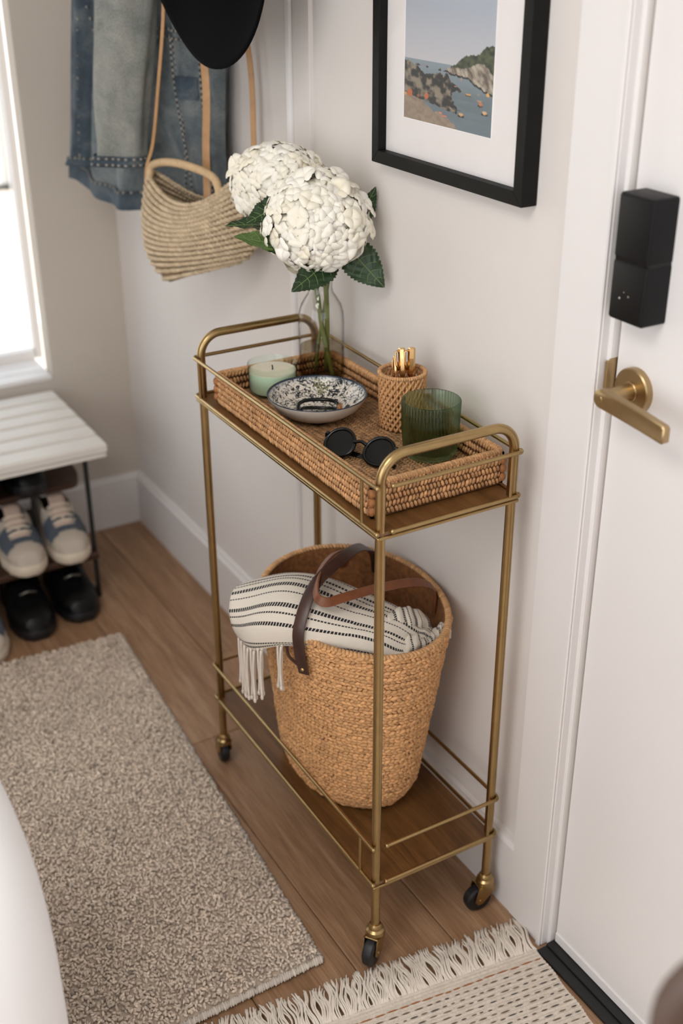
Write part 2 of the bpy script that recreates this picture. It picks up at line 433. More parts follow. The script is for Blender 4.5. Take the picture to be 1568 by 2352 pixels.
def origin(o, p):
    """move a mesh object's origin to p without moving its geometry"""
    p = Vector(p); o.data.transform(Matrix.Translation(-p)); o.location = Vector(o.location)+p; return o

# ================================================================== THE ROOM
YB = 1.629          # inner face of the back wall
XL, YF, ZC = -2.7, -3.2, 2.5
struct(MB().box(XL-.15, .15, YF-.15, YB+.02, -.06, -.012).build('floor', SUB))
FLOOR = bpy.data.objects['floor']
pw = .167; x1 = .037
col_i = 0
while x1 > XL:
    x0 = x1-pw; y = YF-.1-random.random()*1.2
    while y < YB:
        ln = random.uniform(1.3, 2.1); ya, yb = max(y, YF-.1), min(y+ln, YB)
        if yb-ya > .05 and not (col_i in (0, 1) and False):
            o = MB().box(x0+.0006, x1-.0006, ya+.0006, yb-.0006, -.012, 0, .0018).build('plank', OAK, FLOOR)
        y += ln
    x1 = x0; col_i += 1
# right wall with the entry door opening
YD0, YD1 = -.126, -1.04
w = MB().box(0, .14, YD0, YB, 0, ZC).box(0, .14, YF, YD1, 0, ZC).box(0, .14, YD1, YD0, 2.06, ZC)
struct(w.build('wall_right', WALL))
# back wall with a low window above the bench
WX0, WX1, WZ0, WZ1 = -1.45, -.203, .452, 2.15
w = MB().box(XL, WX0, YB, YB+.2, 0, ZC).box(WX1, .15, YB, YB+.05, 0, ZC).box(WX0, WX1, YB, YB+.2, 0, WZ0-.012).box(WX0, WX1, YB, YB+.2, WZ1, ZC)
struct(w.build('wall_back', BACKW))
# left wall and rear wall (beside and behind the photographer) with window openings
w = MB().box(XL-.15, XL, YF, -2.1, 0, ZC).box(XL-.15, XL, 0, YB+.2, 0, ZC).box(XL-.15, XL, -2.1, 0, 0, .15).box(XL-.15, XL, -2.1, 0, 2.25, ZC)
struct(w.build('wall_left', WALL))
w = MB().box(XL, -2.3, YF-.15, YF, 0, ZC).box(-.4, .14, YF-.15, YF, 0, ZC).box(-2.3, -.4, YF-.15, YF, 0, .75).box(-2.3, -.4, YF-.15, YF, 2.35, ZC)
struct(w.build('wall_front', WALL))
struct(MB().box(XL-.15, .15, YF-.15, YB+.2, ZC, ZC+.1).build('ceiling', CEIL))
for nm, a in (('window_2', 'x'), ('added_rear_window', 'y')):  # unseen frames; the rear window is added to carry its fill light
    m = MB()
    if a == 'x':
        for y0 in (-2.1, -1.075, -.05): m.box(XL-.10, XL-.05, y0, y0+.05, .15, 2.25)
        for z0 in (.15, 1.17, 2.2): m.box(XL-.10, XL-.05, -2.05, -.05, z0, z0+.05)
    else:
        for x0 in (-2.3, -1.375, -.45): m.box(x0, x0+.05, YF-.10, YF-.05, .75, 2.35)
        for z0 in (.75, 1.52, 2.3): m.box(-2.25, -.45, YF-.10, YF-.05, z0, z0+.05)
    struct(m.build(nm, TRIM))
lamp = thing('added_ceiling_lamp', 'flat square ceiling lamp added out of view to brighten the floor', 'lamp', (-1.65, -.75, 2.45))  # unseen fitting, added to carry the floor fill light
MB().box(-2.13, -1.17, -1.23, -.27, 2.445, 2.4995, .006).build('housing', TRIM, lamp)
# baseboards
def baseboard(name, pts_fn):
    prof = [(0, 0), (.015, 0), (.015, .130), (.011, .137), (.008, .143), (0, .143)]
    return prof
def bb_right():
    prof = [(0, 0), (-.015, 0), (-.015, .132), (-.010, .1375), (-.009, .143), (0, .143)]
    m = MB(); ys = (-.0335, YB-.015); V = []
    for y in ys: V += [(x, y, z) for x, z in prof]
    n = len(prof); F = [(i, (i+1) % n, n+(i+1) % n, n+i) for i in range(n)]+[tuple(range(n)), tuple(range(n, 2*n))]
    return m.add(V, F)
struct(bb_right().build('baseboard_right', TRIM))
def bb_back():
    prof = [(0, 0), (-.015, 0), (-.015, .132), (-.010, .1375), (-.009, .143), (0, .143)]
    m = MB(); V = []
    for x in (XL, 0): V += [(x, YB+d, z) for d, z in prof]
    n = len(prof); F = [(i, (i+1) % n, n+(i+1) % n, n+i) for i in range(n)]+[tuple(range(n)), tuple(range(n, 2*n))]
    return m.add(V, F)
struct(bb_back().build('baseboard_back', TRIM))
# vertical panel moulding on the right wall
m = MB().box(-.007, .001, .630, .688, .143, ZC, .001)
mo = struct(m.build('trim_1', WALL))
m = MB().tube([(-.006, .697, .143), (-.006, .697, ZC)], .0085, 12)
m.build('bead', TRIM, mo, 'auto')
# door casing, jamb and stop
cas = MB().box(-.018, .001, -.1195, -.0335, 0, 2.12, .003)
casing = struct(cas.build('trim_2', TRIM))
MB().box(-.021, -.017, -.119, -.109, .0, 2.12, .0015).build('casing_bead', TRIM, casing)
MB().box(-.004, .12, -.1258, -.118, 0, 2.06, .001).build('jamb', TRIM, casing)
MB().box(.047, .06, -.137, -.125, 0, 2.06, .001).build('door_stop', TRIM, casing)
MB().box(-.018, .001, -1.125, -1.04, 0, 2.12, .003).build('casing_side', TRIM, casing)
MB().box(-.018, .001, -1.125, -.0335, 2.06, 2.145, .003).build('casing_head', TRIM, casing)
# strike plate on the jamb
sp = MB().box(-.006, .020, -.1272, -.1256, .950, 1.000, .0006).box(-.0085, -.0040, -.1268, -.1215, .953, .997, .001)
sp.build('strike_plate', BRASS2, casing)

# ------------------------------------------------------------------ door
DX = .005
door = struct(MB().box(DX, DX+.042, YD1+.004, -.1285, .012, 2.05, .0012).build('door_1', DOORW))
MB().box(DX-.0025, DX+.002, YD1+.01, -.130, .012, .030, .0008).build('door_sweep', TRIM, door)
# lever handle
RC = (DX, -.1665, .9700)
def disc_x(m, x0, x1, y, z, r, seg=40, b=.0015):
    Mx = Matrix.Rotation(-PI/2, 4, 'Y')   # lathe axis z -> -x
    h = x0-x1
    m.lathe([(.0001, 0), (r, 0), (r, h-b), (r-b, h), (.0001, h)], (x0, y, z), seg, M=Mx); return m
hd = disc_x(MB(), DX, DX-.010, RC[1], RC[2], .0290).build('lever_rosette', BRASS2, door, 'auto')
disc_x(MB(), DX-.010, DX-.048, RC[1], RC[2], .0105, 28, .001).build('lever_neck', BRASS2, hd, 'auto')
disc_x(MB(), DX-.010, DX-.0125, RC[1], RC[2], .0128, 28, .0008).build('neck_collar', BRASS2, hd, 'auto')
# lever blade: rounded outline in the y-z plane, extruded along x
out = []
y0, z0, rr = RC[1], RC[2], .0118
for a in np.linspace(PI*.5, -PI*.5, 15): out.append((y0+rr*math.cos(a), z0+rr*math.sin(a)))
out += [(y0-.03, z0-.0135), (y0-.07, z0-.0165), (y0-.106, z0-.0195), (y0-.109, z0-.0175), (y0-.109, z0-.0005), (y0-.106, z0+.0025), (y0-.07, z0+.0065), (y0-.03, z0+.0100)]
V = []; n = len(out)
for (x, k) in ((DX-.047, 1.0), (DX-.0485, .0), (DX-.057, .0), (DX-.0585, 1.0)):
    for (yy, zz) in out:
        cy, cz = y0-.045, z0-.004; V.append((x, yy+(cy-yy)*.03*k, zz+(cz-zz)*.12*k))
F = [(k*n+i, k*n+(i+1) % n, (k+1)*n+(i+1) % n, (k+1)*n+i) for k in range(3) for i in range(n)]+[tuple(range(n))[::-1], tuple(3*n+i for i in range(n))]
MB().add(V, F).build('lever', BRASS2, hd, 'auto')
disc_x(MB(), DX-.058, DX-.0592, y0, z0, .0045, 20, .0005).build('lever_pin', BRASS2, hd, 'auto')
# smart lock: two stacked black shells with rounded edges
def rbox(x0, x1, y0, y1, z0, z1, r, seg=5):
    """box rounded in the y-z outline, chamfered towards -x"""
    m = MB(); pts = []
    for (cy, cz, a0) in ((y1-r, z1-r, 0), (y0+r, z1-r, 90), (y0+r, z0+r, 180), (y1-r, z0+r, 270)):
        for a in np.linspace(a0, a0+90, seg): pts.append((cy+r*math.cos(math.radians(a)), cz+r*math.sin(math.radians(a))))
    n = len(pts); cy, cz = (y0+y1)/2, (z0+z1)/2; V = []
    hw, hh = (y1-y0)/2, (z1-z0)/2
    for (x, d) in ((x1, 0), (x0+.003, 0), (x0+.0008, .0012), (x0, .0032)):
        for (y, z) in pts: V.append((x, cy+(y-cy)*(1-d/hw), cz+(z-cz)*(1-d/hh)))
    F = [(k*n+i, k*n+(i+1) % n, (k+1)*n+(i+1) % n, (k+1)*n+i) for k in range(3) for i in range(n)]+[tuple(range(n))[::-1], tuple(3*n+i for i in range(n))]
    return m.add(V, F)
lk = rbox(-.0325, DX, -.2000, -.1430, 1.0630, 1.1346, .0035).build('smart_lock', BLACKP, door, 'auto')
rbox(-.0325, DX, -.2000, -.1430, 1.1352, 1.2105, .0035).build('battery_cover', BLACKP, lk, 'auto')
rbox(-.0318, DX, -.1992, -.1438, 1.1325, 1.1375, .001).build('seam', BLACKG, lk, 'auto')
dm = plain('lock_dot', srgb(176, 170, 158), .5)
for (yy, zz, r) in ((-.1605, 1.0905, .0013), (-.1745, 1.0950, .0009), (-.1668, 1.0985, .0006)):
    disc_x(MB(), -.0324, -.0331, yy, zz, r, 12, .0002).build('indicator_dot', dm, lk, 'auto')
# black threshold
th = MB().box(-.030, .10, YD1, -.1262, 0, .007, .0015).box(-.012, .03, YD1, -.1264, .007, .011, .001)
struct(th.build('trim_3', BLACKM), 'black metal threshold under the white entry door', 'threshold')

# ------------------------------------------------------------------ back window: sill, frame, pane, sunny patio beyond
wi = struct(MB().box(WX0, WX1, YB+.14, YB+.17, WZ0, WZ0+.022).box(WX1+.004, WX1+.02, YB+.14, YB+.17, WZ0, WZ1).box(WX0, WX0+.03, YB+.14, YB+.17, WZ0, WZ1).box(WX0, WX1, YB+.14, YB+.17, WZ1-.03, WZ1).build('window_1', TRIM))
for k in range(4):
    MB().box(WX0, WX1-.0005, YB-.004+k*.0505, YB-.004+k*.0505+.047, WZ0-.012, WZ0+.001, .003).build('sill_board', TRIM, wi)
MB().box(WX0+.028, WX1+.006, YB+.152, YB+.158, WZ0+.02, WZ1-.028).build('pane', thin_glass('window_glass', ior=1.3), wi)
struct(MB().box(-6, 6, YB+.2, 9, -.05, 0).build('floor_patio', STONE))
struct(MB().box(-6, .16, 5.95, 6.15, 0, 3).box(.92, 6, 5.95, 6.15, 0, 3).box(.16, .92, 5.95, 6.15, 2.05, 3).build('wall_patio', EXTW))
d2 = struct(MB().box(.17, .91, 5.98, 6.02, .03, 2.04, .002).build('door_2', EXTW))
MB().box(.17, .91, 5.975, 5.985, .002, .032, .002).build('door_gap', BLACKM, d2)
struct(MB().box(.905, .985, 5.93, 5.955, 0, 2.12, .004).build('trim_4', TRIM))
tag(MB().box(-.5, .335, 3.40, 4.19, .0, .012, .004).build('door_mat', plain('white_mat', srgb(240, 238, 234), .9)), 'white mat lying on the sunny paving outside the window', 'mat')

# ================================================================== BAR CART
gX, LX = -.043, -.257; LY = .558
Z1, Z1U, Z2, Z2U, ZH = .1607, .2322, .77, .8364, .8755
cart = thing('bar_cart', 'narrow antique brass bar cart with two wood shelves on black casters by the wall', 'cart', ((gX+LX)/2, LY/2, 0))
RL = .0070
def hoop(y):
    rc = .036; pts = [(LX, y, .064), (LX, y, ZH-rc)]
    for a in np.linspace(180, 90, 10)[1:]: pts.append((LX+rc+rc*math.cos(math.radians(a)), y, ZH-rc+rc*math.sin(math.radians(a))))
    for a in np.linspace(90, 0, 10): pts.append((gX-rc+rc*math.cos(math.radians(a)), y, ZH-rc+rc*math.sin(math.radians(a))))
    pts += [(gX, y, .064)]
    return MB().tube(pts, RL, 20)
hoop(0).build('frame_hoop', BRASS, cart, 'auto'); hoop(LY).build('frame_hoop', BRASS, cart, 'auto')
RR = .0031; xo = LX-RL-RR; xi = gX+RL+RR-.001; yn = -RL-RR; yf = LY+RL+RR
def arc(cx, cy, r, a0, a1, z, n=6): return [(cx+r*math.cos(math.radians(a)), cy+r*math.sin(math.radians(a)), z) for a in np.linspace(a0, a1, n)]
def ball_tip(m, p, r):
    BV, BT = ball(10, 6); m.add(npv(p)+BV*r, [tuple(t) for t in BT])
for z in (Z1, Z1U, Z2, Z2U):
    q = .008
    # long rail on the room side: free end with a ball tip beside the near leg, wraps the far leg, runs round to the wall side
    xw = -.019 if z > .5 else xi
    path = [(xo, -.008, z), (xo, yf-q, z)]+arc(xo+q, yf-q, q, 180, 90, z)[1:]+[(xw-q, yf, z)]+arc(xw-q, yf-q, q, 90, 0, z)[1:]+[(xi+(-.004 if z > .5 else 0), yn+q, z)]+arc(xi-q, yn+q, q, 0, -90, z)[1:]+[(LX+.013, yn, z)]
    m = MB().tube(path, RR, 12); ball_tip(m, path[0], RR*1.25); ball_tip(m, path[-1], RR*1.25)
    m.build('rail', BRASS, cart, 'auto')
for (za, zb) in ((Z1, Z1U), (Z2, Z2U)):
    for (x, y) in ((xo, .030), (xo, LY-.012), (gX-.010, yn)):
        MB().tube([(x, y, za), (x, y, zb)], .0026, 10).build('post', BRASS, cart, 'auto')
def shelf(z):
    m = MB().box(xo+RR, xi-RR-.002, yn+RR, yf-RR, z-.006, z-.0005, .0012).build('shelf', SHELFW, cart)
    MB().box(xo+RR*.2, xi-.002, yn+RR*.3, yf-RR*.3, z-.0105, z-.0058, .001).build('shelf_edge', BRASS, m)
shelf(Z1); shelf(Z2)
def caster(x, y, ang):
    c = MB().lathe([(.0001, .072), (.0084, .072), (.0110, .068), (.0112, .063), (.0148, .060), (.0152, .053), (.0120, .050), (.0001, .050)], (0, 0, 0), 24).build('caster', BRASS, cart, 'auto')
    c.matrix_parent_inverse = ROOTINV[cart.name]; c.location = (x, y, 0); c.rotation_euler = (0, 0, ang)
    f = MB().box(-.012, .016, -.012, .012, .0492, .0520, .001)
    for s_ in (-1, 1):
        pr = [(-.012, .052), (.018, .052), (.024, .026), (.018, .017), (.010, .018), (-.012, .040)]
        V = [(px, s_*.0105, pz) for px, pz in pr]+[(px, s_*.0123, pz) for px, pz in pr]; n = len(pr)
        f.add(V, [tuple(range(n)), tuple(range(n, 2*n))[::-1]]+[(i, (i+1) % n, n+(i+1) % n, n+i) for i in range(n)])
    f.build('fork', BRASS, c)
    Mx = Matrix.Rotation(PI/2, 4, 'X')
    MB().lathe([(.004, -.0085), (.0205, -.0090), (.0238, -.0062), (.0246, 0), (.0238, .0062), (.0205, .0090), (.004, .0090)], (.013, 0, .0247), 30, M=Mx).build('wheel', RUBBER, c, 'auto')
    MB().tube([(.013, -.0135, .0247), (.013, .0135, .0247)], .0032, 12).build('axle', BRASS, c, 'auto')
caster(LX, 0, math.radians(215)); caster(gX, 0, math.radians(175)); caster(LX, LY, math.radians(80)); caster(gX, LY, math.radians(120))

# ================================================================== THINGS ON THE CART
# ------------------------------------------------------------------ rattan tray
TX0, TX1, TY0, TY1 = -.2535, -.0305, .030, .522
ZT0, ZTF, ZTT = .7712, .7885, .8235
tray = thing('tray', 'rectangular woven rattan tray on the top shelf of the brass cart', 'tray', ((TX0+TX1)/2, (TY0+TY1)/2, ZT0))
tr = MB().box(TX0+.005, TX1-.005, TY0+.005, TY1-.005, ZT0, ZTF-.0022)
for (a, b, c, d) in ((TX0+.003, TX0+.0075, TY0+.003, TY1-.003), (TX1-.0075, TX1-.003, TY0+.003, TY1-.003), (TX0+.003, TX1-.003, TY0+.003, TY0+.0075), (TX0+.003, TX1-.003, TY1-.0075, TY1-.003)):
    tr.box(a, b, c, d, ZT0, ZTT-.004)
tr.build('tray_core', RATTAND, tray)
def rrect(x0, x1, y0, y1, r, step):
    """points, tangents and outward normals spaced along a rounded rectangle"""
    P = []; 
    cor = [(x1-r, y0+r, -90), (x1-r, y1-r, 0), (x0+r, y1-r, 90), (x0+r, y0+r, 180)]
    for (cx, cy, a0) in cor:
        for a in np.linspace(a0, a0+90, 7): P.append((cx+r*math.cos(math.radians(a)), cy+r*math.sin(math.radians(a))))
    P.append(P[0]); P = npv(P); d = np.linalg.norm(np.diff(P, axis=0), axis=1); s = np.concatenate([[0], np.cumsum(d)]); n = int(s[-1]/step)
    t = np.arange(n)*s[-1]/n; X = np.interp(t, s, P[:, 0]); Y = np.interp(t, s, P[:, 1])
    Q = np.stack([X, Y], 1); T = unit(np.roll(Q, -1, 0)-np.roll(Q, 1, 0)); N = np.stack([T[:, 1], -T[:, 0]], 1)
    return Q, T, N
def woven_wall(name, x0, x1, y0, y1, r, zs, step, parent, mat, inward=False, sz=(.0058, .0028, .0026), slant=.35, flare=0):
    C = []; D = []; Nn = []; S = []
    for k, z in enumerate(zs):
        fl = flare*(z-zs[0])
        Q, T, N = rrect(x0-fl, x1+fl, y0-fl, y1+fl, r, step)
        if inward: N = -N
        off = (k % 2)*.5
        if off: Q = (Q+np.roll(Q, -1, 0))/2
        sgn = 1 if k % 2 else -1
        for q, t, n_ in zip(Q, T, N):
            j = RNG.normal(0, .0003, 3); C.append((q[0]+j[0], q[1]+j[1], z+j[2])); Nn.append((n_[0], n_[1], .05)); D.append((t[0]*slant*sgn, t[1]*slant*sgn, 1)); S.append(np.array(sz)*RNG.uniform(.9, 1.12))
    n = len(C); tint = RNG.uniform(.70, 1.12, (n, 1))*np.array([[1, .97, .93]])
    return lumps(name, C, D, Nn, S, mat, parent, tint, 6, 4)
woven_wall('woven_side', TX0+.003, TX1-.003, TY0+.003, TY1-.003, .010, np.linspace(ZT0+.006, ZTT-.008, 5), .0062, tray, RATTAN)
woven_wall('woven_inner_side', TX0+.0085, TX1-.0085, TY0+.0085, TY1-.0085, .008, np.linspace(ZTF+.004, ZTT-.007, 3), .0062, tray, RATTAN)
# rolled rim wrapped with cane
Q, T, N = rrect(TX0+.0055, TX1-.0055, TY0+.0055, TY1-.0055, .009, .0040)
n = len(Q); C = np.column_stack([Q, np.full(n, ZTT-.003)]); D = np.column_stack([N*1.0+T*.45, np.zeros(n)])
lumps('wrapped_rim', C, D, np.tile((0, 0, 1.), (n, 1)), (.0062, .0026, .0046), RATTAN, tray, RNG.uniform(.8, 1.15, (n, 1)), 6, 4)
# woven floor: rows of slanting strands that swing in waves
C = []; D = []
for ix, x in enumerate(np.arange(TX0+.012, TX1-.010, .0072)):
    for y in np.arange(TY0+.012, TY1-.012, .0062):
        a = .9*math.sin(y*38+x*30)+(.5 if ix % 2 else -.5); C.append((x+RNG.normal(0, .0004), y, ZTF-.0022)); D.append((math.cos(a), math.sin(a), 0))
n = len(C); lumps('woven_floor', C, D, np.tile((0, 0, 1.), (n, 1)), (.0060, .0026, .0021), RATTAN, tray, RNG.uniform(.42, .78, (n, 1)), 6, 4)  # low tint range paints the shade inside the tray into the strands
# corner bindings of a darker cane
for (cx, cy) in ((TX0+.004, TY0+.004), (TX1-.004, TY0+.004), (TX0+.004, TY1-.004), (TX1-.004, TY1-.004)):
    m = MB()
    for k in range(3):
        BV, BT = ball(8, 6); m.add(npv((cx, cy, ZT0+.010+.013*k))+BV*npv((.0058, .0058, .0072)), [tuple(t) for t in BT])
    m.build('corner_binding', plain('corner_cane', srgb(164, 108, 62), .6, var=.2, vscale=200), tray, True)

# ------------------------------------------------------------------ candle
cx, cy = -.171, .470; cz = ZTF
cnd = thing('candle', 'pale green wax candle in a low clear glass jar on the rattan tray', 'candle', (cx, cy, cz))
MB().lathe([(.0001, .0005), (.034, .0005), (.0385, .004), (.0400, .012), (.0402, .0480), (.0408, .0505), (.0402, .0520), (.0392, .0505), (.0388, .012), (.0370, .0065), (.0001, .006)], (cx, cy, cz), 48).build('jar', JARG, cnd, 'auto')
MB().lathe([(.0001, .0066), (.0355, .0066), (.0380, .0120), (.0385, .0385), (.0001, .0385)], (cx, cy, cz), 48).build('wax', WAX, cnd, 'auto')
MB().lathe([(.0001, .0395), (.030, .0394), (.0380, .0400), (.0384, .0386)], (cx, cy, cz), 48).build('wax_top', WAXTOP, cnd, 'auto')
MB().tube([(cx, cy, cz+.039), (cx+.0004, cy, cz+.0435), (cx-.0005, cy, cz+.0475)], .0011, 8).build('wick', INK, cnd, True)
# small black mark printed on the jar ("ol")
def curved_text(s, center, R, ang, z, size, mat, parent, name):
    cu = bpy.data.curves.new(name, 'FONT'); cu.body = s; cu.size = size; cu.extrude = .00012; cu.align_x = 'CENTER'
    to = bpy.data.objects.new(name, cu); COL.objects.link(to); dg = bpy.context.evaluated_depsgraph_get()
    me = bpy.data.meshes.new_from_object(to.evaluated_get(dg)); bpy.data.objects.remove(to)
    for v in me.vertices:
        a = ang+v.co.x/R; rr = R+v.co.z+.00015; v.co = (center[0]+rr*math.cos(a), center[1]+rr*math.sin(a), z+v.co.y)
    me.materials.append(mat); o = bpy.data.objects.new(name, me); COL.objects.link(o); attach(o, parent); return o
curved_text('ol', (cx, cy), .0403, math.radians(-72), cz+.0240, .011, INK, cnd, 'printed_mark')

# ------------------------------------------------------------------ bottle vase
vx, vy, vz = -.070, .487, ZTF
vase = thing('glass_vase', 'clear glass bottle vase holding hydrangea stems and a little water', 'vase', (vx, vy, vz))
outp = [(.0001, .0004), (.033, .0004), (.0375, .004), (.038, .010), (.038, .100), (.0368, .116), (.033, .129), (.0265, .140), (.0205, .149), (.0190, .156), (.0190, .184), (.0208, .1875), (.0212, .190), (.0202, .192)]
inp = [(.0188, .1905), (.0178, .186), (.0176, .156), (.0192, .1485), (.0254, .1390), (.0320, .1280), (.0356, .1153), (.0366, .100), (.0366, .011), (.0350, .0075), (.0001, .007)]
MB().lathe(outp+inp, (vx, vy, vz), 56).build('bottle', GLASS, vase, True)
MB().lathe([(.0001, .0074), (.0348, .0076), (.03635, .011), (.03635, .0575), (.0001, .0570)], (vx, vy, vz), 56).build('water', WATER, vase, 'auto')

# ------------------------------------------------------------------ hydrangeas
def petal_mesh(sc, twist, cup):
    m = MB()
    for k in range(4):
        a0 = k*PI/2+twist+random.uniform(-.08, .08); lift = random.uniform(.0, .12); G = []
        for i, r in enumerate((.03, .3, .6, .82, .95, 1.0)):
            wv = (.10, .40, .64, .66, .50, .20)[i]; row = []
            for t in (-1, -.7, -.35, 0, .35, .7, 1):
                x = r*(1-.0*t); y = wv*t; z = (.30+.25*cup)*math.sin(PI*min(1, r)*.78)-.34*(t*wv)**2+.03*math.sin(3*t+k)+lift*r-.10*r**3
                row.append(((x*math.cos(a0)-y*math.sin(a0))*sc, (x*math.sin(a0)+y*math.cos(a0))*sc, z*sc))
            G.append(row)
        m.grid(G)
    me = bpy.data.meshes.new('floret'); me.from_pydata(m.v, [], m.f); me.polygons.foreach_set('use_smooth', [True]*len(me.polygons)); me.materials.append(PETAL)
    k0 = len(me.vertices)
    return me
FLO = [petal_mesh(s_, t_, c_) for s_, t_, c_ in ((.0150, .1, .4), (.0160, .5, .7), (.0140, .8, .2), (.0165, .3, .0), (.0132, 1.1, .6))]
EYE = None
def eye_mesh():
    global EYE
    if EYE is None:
        BV, BT = ball(6, 4); m = MB().add(BV*npv((.0016, .0016, .0012)), [tuple(t) for t in BT])
        EYE = bpy.data.meshes.new('floret_eye'); EYE.from_pydata(m.v, [], m.f); EYE.materials.append(BUD)
    return EYE
def flower_head(root, c, rad, n, axis, cut=-.45):
    c = Vector(c); q = Vector(axis).normalized().to_track_quat('Z', 'Y')
    BV, BT = ball(16, 10)
    pts = [c+q @ Vector((p[0]*rad[0]*.84, p[1]*rad[1]*.84, p[2]*rad[2]*.84)) for p in BV]
    core = MB().add([tuple(p) for p in pts], [tuple(t) for t in BT]).build('flower_head', CORE, root, True)
    g = (1+5**.5)/2
    for i in range(n):
        zz = 1-(i+.5)*(1-cut)/n; rr = math.sqrt(max(0, 1-zz*zz)); a = 2*PI*i/g+random.uniform(-.12, .12)
        dr = Vector((rr*math.cos(a), rr*math.sin(a), zz)); k = random.uniform(.90, 1.03)
        loc = c+q @ Vector((dr.x*rad[0]*k, dr.y*rad[1]*k, dr.z*rad[2]*k))
        nr = q @ Vector((dr.x/rad[0], dr.y/rad[1], dr.z/rad[2])).normalized()
        nr = (nr+Vector((random.gauss(0, .2), random.gauss(0, .2), random.gauss(0, .2)))).normalized()
        fo = bpy.data.objects.new('floret', random.choice(FLO)); COL.objects.link(fo); fo.parent = core
        fo.location = loc; fo.rotation_mode = 'QUATERNION'
        fo.rotation_quaternion = nr.to_track_quat('Z', 'Y') @ Matrix.Rotation(random.uniform(0, 6.28), 3, 'Z').to_quaternion()
        s_ = random.uniform(.88, 1.15); fo.scale = (s_,)*3
    # tiny yellow-green eyes gathered in one sub-part
    return core
def leaf(root, base, tip, side, wid, mat, curl=.15, name='leaf'):
    """broad serrated leaf from base to tip; side = rough in-plane sideways direction"""
    base = npv(base); tip = npv(tip); ax = tip-base; L = np.linalg.norm(ax); ax /= L
    sd = unit(np.cross(ax, npv((.45, .77, -.45)))); nr0 = np.cross(ax, sd); ti = npv(side)[0]
    sd = unit(sd*math.cos(ti)+nr0*math.sin(ti)); nr = np.cross(ax, sd)
    if nr[1] > 0: nr = -nr; sd = -sd
    ns, nt = 30, 9; G = []; uvs = []
    for i in range(ns+1):
        s_ = i/ns; w = wid*(math.sin(PI*min(1, s_**.72))**.85)*(1.0 if s_ < .999 else .0)
        ser = 1+.055*(1 if i % 2 else -1)*(s_ > .1); row = []
        for j in range(nt):
            t = -1+2*j/(nt-1); ww = w*(ser if abs(t) > .99 else 1)
            h = curl*L*(-(s_-.5)**2+.25)-abs(t)*wid*.22*0+.20*w*(abs(t)**1.5)+.006*w/wid*math.sin(s_*24)*abs(t)*.35
            row.append(base+ax*L*(s_+.02*abs(t)*math.sin(PI*s_))+sd*ww*t+nr*h); uvs.append((s_*.9+abs(t)*.15, abs(t)*.35))
        G.append(row)
    m = MB().grid(G); o = m.build(name, mat, root, True)
    set_uv(o, lambda vi: uvs[vi])
    Gn = np.array(G); mid = nt//2; vm = MB().tube(Gn[:, mid]+nr*.0003, np.linspace(.0011, .0004, ns+1), 6)
    for k in range(4, ns-5, 4):
        for e, sg in ((0, -1), (nt-1, 1)):
            pth = [Gn[min(ns, k+int(3.0*abs(j-mid)/mid)), j]+nr*.0003 for j in (range(mid, -1, -1) if sg < 0 else range(mid, nt))][:4]
            vm.tube(pth, np.linspace(.0006, .0003, len(pth)), 5)
    vm.build('vein', VEIN, o, True)
    return o
hA = thing('hydrangea', 'full round white hydrangea head in the glass vase, in front of the other', 'flower', (vx, vy, vz+.01))
flower_head(hA, (-.100, .445, 1.066), (.080, .080, .066), 205, (-.28, -.42, .85), -.72)
MB().tube(bez([(vx+.014, vy+.010, vz+.010), (vx+.010, vy-.002, vz+.08), (vx+.006, vy-.006, vz+.16), (-.078, .468, 1.00), (-.094, .450, 1.04)], 24), .0042, 10).build('stem', STEM, hA, True)
hB = thing('hydrangea', 'white hydrangea head in the glass vase, behind the other near the straw bag', 'flower', (vx, vy, vz+.01))
flower_head(hB, (-.096, .574, 1.094), (.086, .062, .062), 190, (-.25, -.1, .9), -.55)
MB().tube(bez([(vx+.010, vy-.020, vz+.010), (vx+.001, vy-.004, vz+.08), (vx-.006, vy+.006, vz+.16), (-.082, .51, 1.00), (-.092, .548, 1.06)], 24), .0040, 10).build('stem', STEM, hB, True)
leaf(hA, (-.062, .428, 1.032), (-.020, .372, .966), (.25,), .029, LEAF, .12)
leaf(hA, (-.076, .425, 1.014), (-.178, .385, .980), (-.25,), .026, LEAF, .10)
leaf(hA, (-.034, .450, 1.040), (-.008, .420, 1.112), (.6,), .018, LEAF, .10)
leaf(hB, (-.140, .455, 1.030), (-.232, .465, 1.054), (.5,), .018, LEAFL, -.08)
leaf(hB, (-.135, .490, 1.050), (-.230, .500, 1.062), (.8,), .019, LEAF, .12)
leaf(hB, (-.130, .480, 1.090), (-.208, .468, 1.070), (.3,), .021, LEAF, .10)
leaf(hA, (-.118, .430, 1.018), (-.187, .450, 1.030), (.5,), .014, LEAF, .10)
# a third, leafless cutting that ends below the neck
sc_ = thing('flower_stem', 'short bare green cutting standing in the glass vase', 'stem', (vx, vy, vz+.01))
MB().tube(bez([(vx-.004, vy+.016, vz+.010), (vx+.002, vy+.010, vz+.07), (vx+.010, vy-.004, vz+.155), (vx+.012, vy-.006, vz+.18)], 20), .0028, 8).build('stem', STEM, sc_, True)

